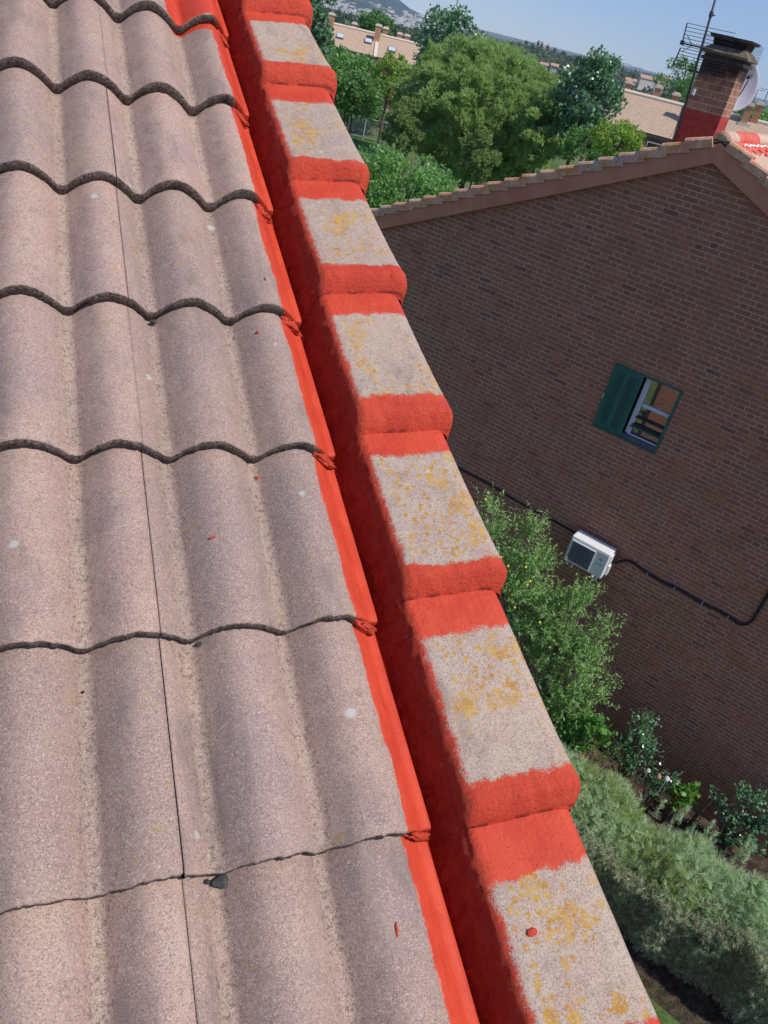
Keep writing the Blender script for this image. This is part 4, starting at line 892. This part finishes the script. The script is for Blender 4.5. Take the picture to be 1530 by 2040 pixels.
# ================================================================== FAR PARK, ROW HOUSES
BRF = m_simple('red_brown_far_brick', (.16, .07, .05), (.20, .095, .07), 1, .9); CHB = m_simple('orange_far_brick', (.40, .20, .11), (.46, .25, .14), 2, .9); CRM = m_simple('cream_mortar', (.62, .52, .42), (.68, .58, .48), 2, .8)
DKG = mat('far_window_dark', (.03, .035, .04), .2); FGR = mat('skylight_frame', (.22, .21, .20), .5); SKY = mat('skylight_glass', (.55, .60, .66), .15, .8)
def row_house(label, R0, R1, half, drop, chim, sky=(), seam=(), name='row_house', floors=2, gauge=.5, wave=.3):
    R0, R1 = Vector(R0), Vector(R1); R1.z = R0.z; al = (R1-R0).normalized(); L = (R1-R0).length; fr2 = Vector((al.y, -al.x, 0))
    if fr2.dot(Vector((CAM[0], CAM[1], 0))-R0) < 0: fr2 = -fr2
    h = empty(name, (R0.x, R0.y, ZG)); tag(h, label, 'house', 'row houses beyond the park')
    for sg in (1, -1):
        dn = (fr2*sg*half-Vector((0, 0, drop))).normalized(); slope_mesh('roof_slope', R0, al, dn, L, math.hypot(half, drop), wave, .004, gauge, .016, ROOFF, h, 4)
    mb = MB(); mb.tube([R0+Vector((0, 0, .08)), R1+Vector((0, 0, .08))], .16, 8); mb.build('ridge', CRM, h)
    ez = R0.z-drop; mb = MB(); mb.box(Vector((R0.x, R0.y, ZG))+fr2*(half-.5), al*L, -fr2*(2*half-1), (0, 0, ez-ZG+.15))
    g0, g1 = R0+al*.05, R1-al*.05
    for gg in (g0, g1): mb.add([gg+fr2*(half-.4)-Vector((0, 0, drop-.1)), gg-Vector((0, 0, .1)), gg-fr2*(half-.4)-Vector((0, 0, drop-.1))], [(0, 1, 2), (2, 1, 0)])
    mb.build('wall', BRF, h)
    mb = MB(); mb.box(R0+fr2*half-Vector((0, 0, drop+.12)), al*L, -fr2*.15, (0, 0, .2)); mb.build('gutter', mat('dark_gutter', (.06, .045, .04), .6), h)
    n = int(L/3.2)
    for f_ in range(floors):
        for i in range(n):
            p = Vector((R0.x, R0.y, ez-1.6-2.9*f_))+fr2*(half-.5)+al*(1+i*3.2)
            mb = MB(); mb.box(p, al*1.3, fr2*.04, (0, 0, 1.2)); w_ = mb.build('window', CRM, h); mb = MB(); mb.box(p+al*.1+fr2*.04+Vector((0, 0, .1)), al*1.1, fr2*.02, (0, 0, 1.0)); mb.build('pane', DKG, w_)
    for (t, v, hh, wd) in chim:                                      # along, down the slope (+front), height above roof, width
        p = R0+al*L*t+fr2*half*v-Vector((0, 0, drop*abs(v)+.3)); mb = MB(); mb.box(p-al*wd/2-fr2*wd/2, al*wd, fr2*wd, (0, 0, hh+.3)); c_ = mb.build('chimney', CHB, h)
        mb = MB(); mb.box(p-al*(wd/2+.08)-fr2*(wd/2+.08)+Vector((0, 0, hh+.3)), al*(wd+.16), fr2*(wd+.16), (0, 0, .16)); mb.box(p-al*(wd/2-.05)-fr2*(wd/2-.05)+Vector((0, 0, hh+.46)), al*(wd-.1), fr2*(wd-.1), (0, 0, .12)); mb.build('chimney_cap', CRM, c_)
        if v > .02:
            mb = MB(); mb.box(p-al*(wd/2+.15)+fr2*wd/2+Vector((0, 0, -.05)), al*(wd+.5), fr2*.35, (0, 0, .32)); mb.build('flashing', CRM, c_)
    dn = (fr2*half-Vector((0, 0, drop))).normalized(); nr2 = al.cross(dn); nr2 = nr2 if nr2.z > 0 else -nr2; S2 = math.hypot(half, drop)
    for t, v in sky:
        p = R0+al*L*t+dn*S2*v+nr2*.1; mb = MB(); mb.box(p, al*.95, dn*1.15, nr2*.10); s2_ = mb.build('skylight', FGR, h); mb = MB(); mb.box(p+al*.06+dn*.18+nr2*.10, al*.83, dn*.80, nr2*.02); mb.build('pane', SKY, s2_)
    for t in seam:
        mb = MB(); mb.box(R0+al*L*t+nr2*.09, al*.4, dn*S2, nr2*.09); mb.build('party_verge', CRM, h)
    return h
A0, A1 = at(640, 42, 120), at(829, 86, 120); dA = (A1-A0); A1 = A0+dA*1.06; A0 = A0-dA*.25
row_house('long pale pink roof of far row houses with three skylights, upper left of the pines', A0, A1, 5.4, 2.35, [(.27, .22, 1.5, .75), (.64, .30, 1.7, .75), (.70, -.2, 1.3, .7), (.82, -.35, 1.4, .7), (.88, -.35, 1.4, .7), (.45, -.3, 1.2, .7)], [(.33, .38), (.55, .30), (.74, .42)], [.635])
B0, B1 = at(1222, 177, 80), at(1372, 212, 80); dB = B1-B0
row_house('pink tiled far roofs with a tall orange chimney, left of the neighbour chimney', B0, B0+dB*1.3, 5.6, 2.45, [(.13, -.15, 1.0, .55), (.43, -.1, 1.1, .6), (.62, -.2, 1.1, .6), (.80, .42, 2.4, .62)], [], [.72], gauge=.36)
C0, C1 = at(1400, 216, 84), at(1545, 256, 84)
row_house('pale far roof seen right of the neighbour chimney with two stout chimneys', C0, C1, 5.0, 2.1, [(.58, .12, 1.3, .6), (.70, .0, 1.3, .6)], [], [], gauge=.36)
# rooftop aerials far right and above the hill
for px, py, top, dist, lab in ((1502, 205, 178, 100, 'thin far aerial pole at the right edge, the nearer one'), (1520, 215, 178, 90, 'taller thin aerial pole at the extreme right edge'), (1238, 150, 126, 110, 'faint aerial pole against the sky left of the antenna mast'), (1262, 158, 134, 110, 'second faint aerial pole right of the first one against the sky')):
    p, q = at(px-2, py, dist), at(px+6 if px > 1400 else px+4, top, dist); q.x, q.y = p.x+(q.x-p.x)*.2, p.y+(q.y-p.y)*.2
    b_ = MB(); b_.tube([p-Vector((0, 0, .6)), q], .035, 6); al = Vector((.7, -.7, 0)); b_.tube([q-al*.8, q+al*.8], .02, 5)
    for k in range(-3, 4): b_.tube([q+al*.22*k-Vector((.2, .2, 0)), q+al*.22*k+Vector((.2, .2, 0))], .012, 4)
    o = b_.build('roof_aerial', STEEL, None, org=p); tag(o, lab, 'aerial', 'far roof aerials')

# ---- lawn fence, dark hedge, parked car
MET = mat('grey_fence_steel', (.26, .28, .30), .5, .5, .3)
fe = empty('metal_fence', gb(at(748, 318, 78))); tag(fe, 'grey metal post and rail fence on the park lawn', 'fence')
posts = [((695, 254), (690, 282)), ((724, 268), (716, 314)), ((756, 272), (747, 320)), ((786, 290), (781, 318))]
tops = []
for (a, b) in posts:
    q = at(*b, 84); q.z = ZG; t_ = q+Vector((0, 0, 2.0)); mb = MB(); mb.box(q-Vector((.07, .07, 0)), (.14, 0, 0), (0, .14, 0), (0, 0, 2.0)); mb.build('post', MET, fe); tops.append(t_)
mb = MB()
for i in range(3): mb.tube([tops[i]-Vector((0, 0, .12)), tops[i+1]-Vector((0, 0, .12))], .05, 6); mb.tube([tops[i]-Vector((0, 0, 1.8)), tops[i+1]-Vector((0, 0, 1.8))], .03, 6)
mb.build('rail', MET, fe)
mb = MB()
for i in range(3):
    for k in range(1, 24): q = tops[i].lerp(tops[i+1], k/24); mb.tube([q-Vector((0, 0, 1.8)), q-Vector((0, 0, .15))], .008, 4)
mb.build('bars', MET, fe)
def hedge_box(label, a, b, w_, h_, leaf, seed, n, name='clipped_hedge'):
    r = np.random.default_rng(seed); a, b = Vector(a), Vector(b); a.z = b.z = ZG; t = empty(name, a); tag(t, label, 'hedge'); al = (b-a); sd_ = Vector((-al.y, al.x, 0)).normalized()
    P = np.array(a)+np.outer(r.random(n), np.array(al))+np.outer((r.random(n)-.5)*w_, np.array(sd_)); P[:, 2] = ZG+h_*r.random(n)**.5
    mesh_quads('foliage', leaves(P, .22, .7, seed=seed), LP[leaf], t)
hedge_box('dark clipped hedge behind the metal fence', at(672, 245, 96), at(790, 268, 96), 1.6, 1.5, 'mid', 61, 9000)
car = empty('parked_car', gb(at(735, 236, 105))); tag(car, 'light blue-white parked car half hidden under the park trees', 'car')
cp = Vector(car.location); ca = Vector((.94, -.34, 0)); cb = Vector((.34, .94, 0)); PW = mat('pale_car_paint', (.55, .66, .72), .25); 
def carbox(nm, m, x, z, y, lx, lz, ly, par, taper=0):
    b_ = MB(); o_ = cp+ca*x+cb*y; vs = []
    for zz2, t2 in ((z, 0), (z+lz, taper)):
        for a, b in ((0+t2, 0+t2*.3), (lx-t2, t2*.3), (lx-t2, ly-t2*.3), (t2, ly-t2*.3)): vs.append(o_+ca*a+cb*b+Vector((0, 0, zz2)))
    b_.add(vs, [(3, 2, 1, 0), (4, 5, 6, 7), (0, 1, 5, 4), (1, 2, 6, 5), (2, 3, 7, 6), (3, 0, 4, 7)]); return b_.build(nm, m, par, bevel=.05)
carbox('body', PW, -2.1, .35, -.85, 4.2, .55, 1.7, car, .06); carbox('cabin', DKG, -1.2, .9, -.75, 2.5, .42, 1.5, car, .38); carbox('roof_panel', PW, -.78, 1.325, -.62, 1.66, .05, 1.24, car)
for x in (-1.35, 1.35):
    for y in (-.87, .72):
        b_ = MB(); q = cp+ca*x+cb*y+Vector((0, 0, .32)); b_.tube([q, q+cb*.16], .32, 16); wh = b_.build('wheel', mat('tyre', (.03, .03, .03), .8), car); b_ = MB(); b_.tube([q-cb*.01, q+cb*.17], .18, 10); b_.build('rim', MET, wh)

# ================================================================== GROUND, HILLS, SKYLINE
gm = mat('grass_ground', rough=.95, spec=.1); g = G(gm); P = g.pos()
c = g.mix(g.ramp(g.noise(P, .05, 5), .4, .6), (.055, .12, .025), (.13, .15, .06)); c = g.mix(g.ramp(g.noise(P, .8, 4), .4, .7, 0, .5), c, (.06, .12, .03))
dist_ = g.n('VectorMath', operation='LENGTH', i_0=P).outputs['Value']
c = g.mix(g.ramp(dist_, 150, 400), c, g.mix(g.ramp(g.noise(P, .012, 5), .4, .6), (.10, .115, .05), (.20, .17, .10)))
g.set(c, None, g.bump(g.noise(P, 25, 4), .6, .03))
def sheet(name, pts, z, m, kind='structure'):
    me = D.meshes.new(name); me.from_pydata([(x, y, z) for x, y in pts], [], [tuple(range(len(pts)))]); o = link(name, me, m); tag(o, kind=kind); return o
def gz(r_): return float(np.interp(r_, [0, 350, 1200, 3300, 5000, 9000], [ZG, ZG, ZG-13, ZG-48, ZG-30, ZG+4]))
rs = [0, 20, 60, 150, 350, 500, 700, 950, 1200, 1700, 2400, 3300, 4100, 5000, 6500, 9000]; V = [(0, 0, ZG)]; NA = 72
for r_ in rs[1:]:
    for k in range(NA): V.append((r_*math.cos(2*math.pi*k/NA), r_*math.sin(2*math.pi*k/NA), gz(r_)))
Fc = [(0, 1+k, 1+(k+1) % NA) for k in range(NA)]+[(1+j*NA+k, 1+(j+1)*NA+k, 1+(j+1)*NA+(k+1) % NA, 1+j*NA+(k+1) % NA) for j in range(len(rs)-2) for k in range(NA)]
me = D.meshes.new('ground'); me.from_pydata(V, [], Fc); tag(link('ground', me, gm), kind='structure')
soil = mat('garden_soil', rough=.95, spec=.1); g = G(soil); P = g.pos(); g.set(g.mix(g.ramp(g.noise(P, 6, 5), .4, .65), (.050, .034, .026), (.12, .085, .065)), None, g.bump(g.noise(P, 30, 5), 1, .05))
q = [nw(9, 0, 0), nw(-5, 0, 0), nw(-5, 0, 4.2), nw(2.0, 0, 3.7), nw(9, 0, 3.7)]; sheet('soil_bed', [(v.x, v.y) for v in q], ZG+.006, soil)
# grass blades of the small lawn
r = np.random.default_rng(71); n = 9000; s_ = r.uniform(-4.5, 1.5, n); d_ = r.uniform(3.72, 6.2, n); pts = np.array(P0)+np.outer(s_, np.array(U))-np.outer(d_, np.array(NB)); pts[:, 2] = ZG
o = mesh_quads('lawn_grass', needles(pts, 5, .05, .005, r, 1.2, None, .5), LP['fresh'], None, org=nw(-1, ZG, 4.5)); tag(o, kind='stuff', label='short green lawn grass at the bottom by our house', cat='grass')
# distant ridges as real terrain
def m_hill(name, a, b, c_, s):
    m = mat(name, a, .95, .1); g = G(m); P = g.pos(); k = g.mix(g.ramp(g.noise(P, s, 6, .65), .42, .58), a, b); k = g.mix(g.ramp(g.noise(P, s*6, 4), .56, .66, 0, .8), k, c_); g.set(k); return m
def ridge(name, sil, dist, depth, m, foot=ZG-.5, seed=0, rough=1.):
    """terrain whose crest passes through the given sight lines at that distance"""
    xs = [p[0] for p in sil]; N = 140; M = 26; V = []; px = np.linspace(xs[0], xs[-1], N); py = np.interp(px, xs, [p[1] for p in sil])
    for i in range(N):
        c_ = at(px[i], py[i], dist); fw = Vector((c_.x-CAM[0], c_.y-CAM[1], 0)).normalized()
        for j in range(M):
            t = j/(M-1)                                             # 0 foot near us .. .7 crest .. 1 behind
            if t <= .7: k = t/.7; off = -(1-k)*depth; h = foot+(c_.z-foot)*(k**1.5)
            else: k = (t-.7)/.3; off = k*depth*.6; h = c_.z+(foot-c_.z)*k**1.3
            q = c_+fw*off; nz_ = noise.fractal(Vector((q.x, q.y, seed*100))*(4./depth), 1, 2, 5)*(c_.z-foot)*.10*rough*(1-abs(t-.35))*(0 if t > .62 else 1)
            V.append((q.x, q.y, h+nz_+noise.noise(Vector((q.x, q.y, 9))*(30./depth))*(c_.z-foot)*.012*rough))
    me = D.meshes.new(name); me.from_pydata(V, [], [(i*M+j, (i+1)*M+j, (i+1)*M+j+1, i*M+j+1) for i in range(N-1) for j in range(M-1)]); o = link(name, me, m, smooth=True); tag(o, kind='structure'); return o
MTN = m_hill('mountain_scrub', (.035, .060, .055), (.07, .09, .07), (.20, .19, .16), .004)
HIL = m_hill('hill_scrub', (.045, .075, .035), (.085, .11, .05), (.26, .22, .15), .012)
ridge('mountain', [(380, -150), (560, -110), (640, -75), (700, -48), (745, -30), (780, -14), (800, 2), (818, 17), (850, 33), (890, 47), (930, 57), (970, 69), (1010, 80), (1080, 94), (1200, 122), (1330, 154)], 5200, 2600, MTN, foot=ZG-44, seed=1)
ridge('hills', [(560, 10), (640, 28), (700, 44), (800, 64), (900, 75), (960, 81), (1010, 80), (1050, 89), (1090, 98), (1130, 110), (1180, 124), (1240, 140), (1300, 157), (1360, 173), (1450, 197), (1560, 226), (1700, 262)], 900, 420, HIL, foot=ZG-7, seed=2)
ridge('hills', [(900, 78), (1100, 106), (1200, 126), (1260, 138), (1300, 149), (1340, 158), (1400, 176), (1480, 196), (1560, 218)], 3800, 900, MTN, foot=ZG-44, seed=4)
# far wood: one mass
r = np.random.default_rng(81); cs = []; 
K = 1700
pxs = r.uniform(540, 1640, K); ds = 170+720*r.random(K)**1.1
for i in range(K):
    c_ = at(pxs[i], 60+.27*(pxs[i]-1000), ds[i]); k = np.clip((ds[i]-480)/420, 0, 1)
    crest = at(pxs[i], np.interp(pxs[i], [560, 640, 700, 800, 960, 1050, 1130, 1240, 1360, 1560], [10, 28, 44, 64, 81, 89, 110, 140, 173, 226]), 900).z
    zz2 = ZG+(crest-ZG)*k**1.5; cs.append((c_.x, c_.y, zz2+1.0, ds[i]))
P = []
for (x, y, z, d_) in cs:
    rad2 = r.uniform(1.8, 3.8); m_ = int(np.clip(9000/d_, 14, 60)*2); P.append(blob((x, y, z), (rad2, rad2, rad2*.75), m_, r, .5))
P = np.concatenate(P); o = mesh_quads('far_wood', leaves(P, 1.5, .8, seed=82, up=.8), LP['oak'], None, org=(150, 300, ZG)); tag(o, kind='stuff', label='dark scrubby oak wood spreading over the far hills', cat='wood')
# far town: pale boxes in numbers nobody could count
TW = m_simple('far_town_render', (.52, .46, .41), (.70, .64, .57), .02, .9); mb = MB(); rr = random.Random(9)
for i in range(420):
    px = rr.uniform(620, 960); hz = 82+.2465*(px-1060); py = hz+(rr.gauss(22, 8) if rr.random() < .75 else rr.uniform(2, 36)); p = None
    for q_ in range(900, 4200, 60):
        p = at(px, py, q_); sf = gz(q_)
        if q_ > 2600: cz = at(px, float(np.interp(px, [640, 700, 745, 780, 800, 818, 850, 890, 930, 970], [-75, -48, -30, -14, 2, 17, 33, 47, 57, 69])), 5200).z; sf = max(sf, ZG-44+(cz-ZG+44)*((q_-2600)/2600)**1.5)
        if p.z < sf+2: break
    w2 = rr.uniform(5, 12)*max(.5, q_/2600); mb.box(p-Vector((0, 0, 4)), (w2*1.3, 0, 0), (0, w2*.6, 0), (0, 0, 4+rr.uniform(2, 4)))
o = mb.build('far_town', TW, None, org=at(800, 20, 3800)); tag(o, kind='stuff', label='pale far town scattered at the foot of the blue mountain', cat='town')
# houses on the near hill
RF2 = m_simple('far_clay_roof', (.38, .22, .15), (.45, .28, .19), .1, .9)
for i, (px, py, dist2, w2, lab) in enumerate(((1030, 95, 700, 12, 'white villa at the left of the hilltop pines'), (1050, 98, 680, 16, 'wide pale villa with brown roof on the hill crest'), (1077, 96, 690, 9, 'narrow white villa beside the hilltop conifers'), (1100, 117, 560, 12, 'small pale villa lower on the hillside'),
    (1075, 138, 210, 4, 'cream roof corner just above the big round pine'), (1096, 142, 180, 3, 'small red chimney-like house block above the pine'), (1245, 165, 330, 10, 'beige villa behind the dark poplar top'), (1275, 160, 360, 16, 'long beige villa above the pink far roofs'), (1305, 172, 300, 7, 'ochre cottage behind the roof chimneys'), (1320, 160, 420, 10, 'brown roofed villa near the airy tree'), (1390, 180, 300, 8, 'small white house behind the mast'), (980, 92, 800, 14, 'pale villa left end of the hill'))):
    dist2 *= 1.6; w2 *= .62; p = at(px, py, dist2); h = empty('hill_villa', p-Vector((0, 0, 3))); tag(h, lab, 'house', 'villas on the far hill'); al = Vector((.9, -.42, 0)); fr2 = Vector((-.42, -.9, 0))
    mb = MB(); mb.box(p-Vector((0, 0, 5)), al*w2, -fr2*w2*.6, (0, 0, 6.6)); mb.build('wall', TW, h)
    mb = MB(); a_, b_2 = p+Vector((0, 0, 1.62))-al*.4+fr2*.4, w2+.8; c2 = -fr2*(w2*.6+.8); up = Vector((0, 0, w2*.14+.5)); mb.add([a_, a_+al*b_2, a_+al*b_2+c2, a_+c2, a_+c2*.5+up, a_+al*b_2+c2*.5+up], [(0, 1, 5, 4), (2, 3, 4, 5), (0, 4, 3), (1, 2, 5), (3, 2, 1, 0)]); mb.build('roof', RF2, h)
# hilltop conifers
for i, (px, py, hpx) in enumerate(((1072, 82, 9), (1079, 86, 11), (1091, 90, 9), (1105, 97, 7), (1122, 103, 7), (1048, 82, 5))):
    p = at(px, py+hpx*.5, 880); t = empty('cypress_tree', (p.x, p.y, p.z-6)); tag(t, ('thin cypress on the hill crest, first of the three beside the villas', 'tallest thin cypress on the hill crest above the pine', 'thin cypress on the crest right of the tallest one', 'short cypress farther right down the hill crest', 'last short cypress on the hill crest toward the poplar', 'small cypress on the crest left of the villas')[i], 'cypress', 'cypresses on the hill crest')
    r = np.random.default_rng(90+i); pp = blob(np.array(p), (1.3, 1.3, hpx*.33), 160, r, .1); mesh_quads('crown', leaves(pp, 1.1, .5, seed=i), LP['oak'], t)
    mb = MB(); mb.tube([p-Vector((0, 0, 7)), p+Vector((0, 0, 1))], .3, 6, .1); mb.build('trunk', BARK, t)

# ================================================================== HAZE
hz = D.meshes.new('haze'); X0, X1, Y0, Y1, Z0, Z1 = -8990, 8990, -8990, 8990, ZG-60, 900
hz.from_pydata([(x, y, z) for z in (Z0, Z1) for y in (-9050, 9050) for x in (-9050, 9050)], [], [(0, 2, 3, 1), (4, 5, 7, 6), (0, 1, 5, 4), (1, 3, 7, 5), (3, 2, 6, 7), (2, 0, 4, 6)])
hm = D.materials.new('haze'); hm.use_nodes = True; hm.node_tree.nodes.clear(); o_ = hm.node_tree.nodes.new('ShaderNodeOutputMaterial'); pv = hm.node_tree.nodes.new('ShaderNodeVolumePrincipled')
pv.inputs['Color'].default_value = (.62, .80, 1, 1); pv.inputs['Density'].default_value = 1.15e-4; pv.inputs['Anisotropy'].default_value = .2
hm.node_tree.links.new(pv.outputs[0], o_.inputs['Volume']); ho = link('haze', hz, hm); tag(ho, kind='stuff', label='thin blue summer haze over the far land', cat='haze')
for o in D.objects:
    if '_w' in o.keys(): del o['_w']
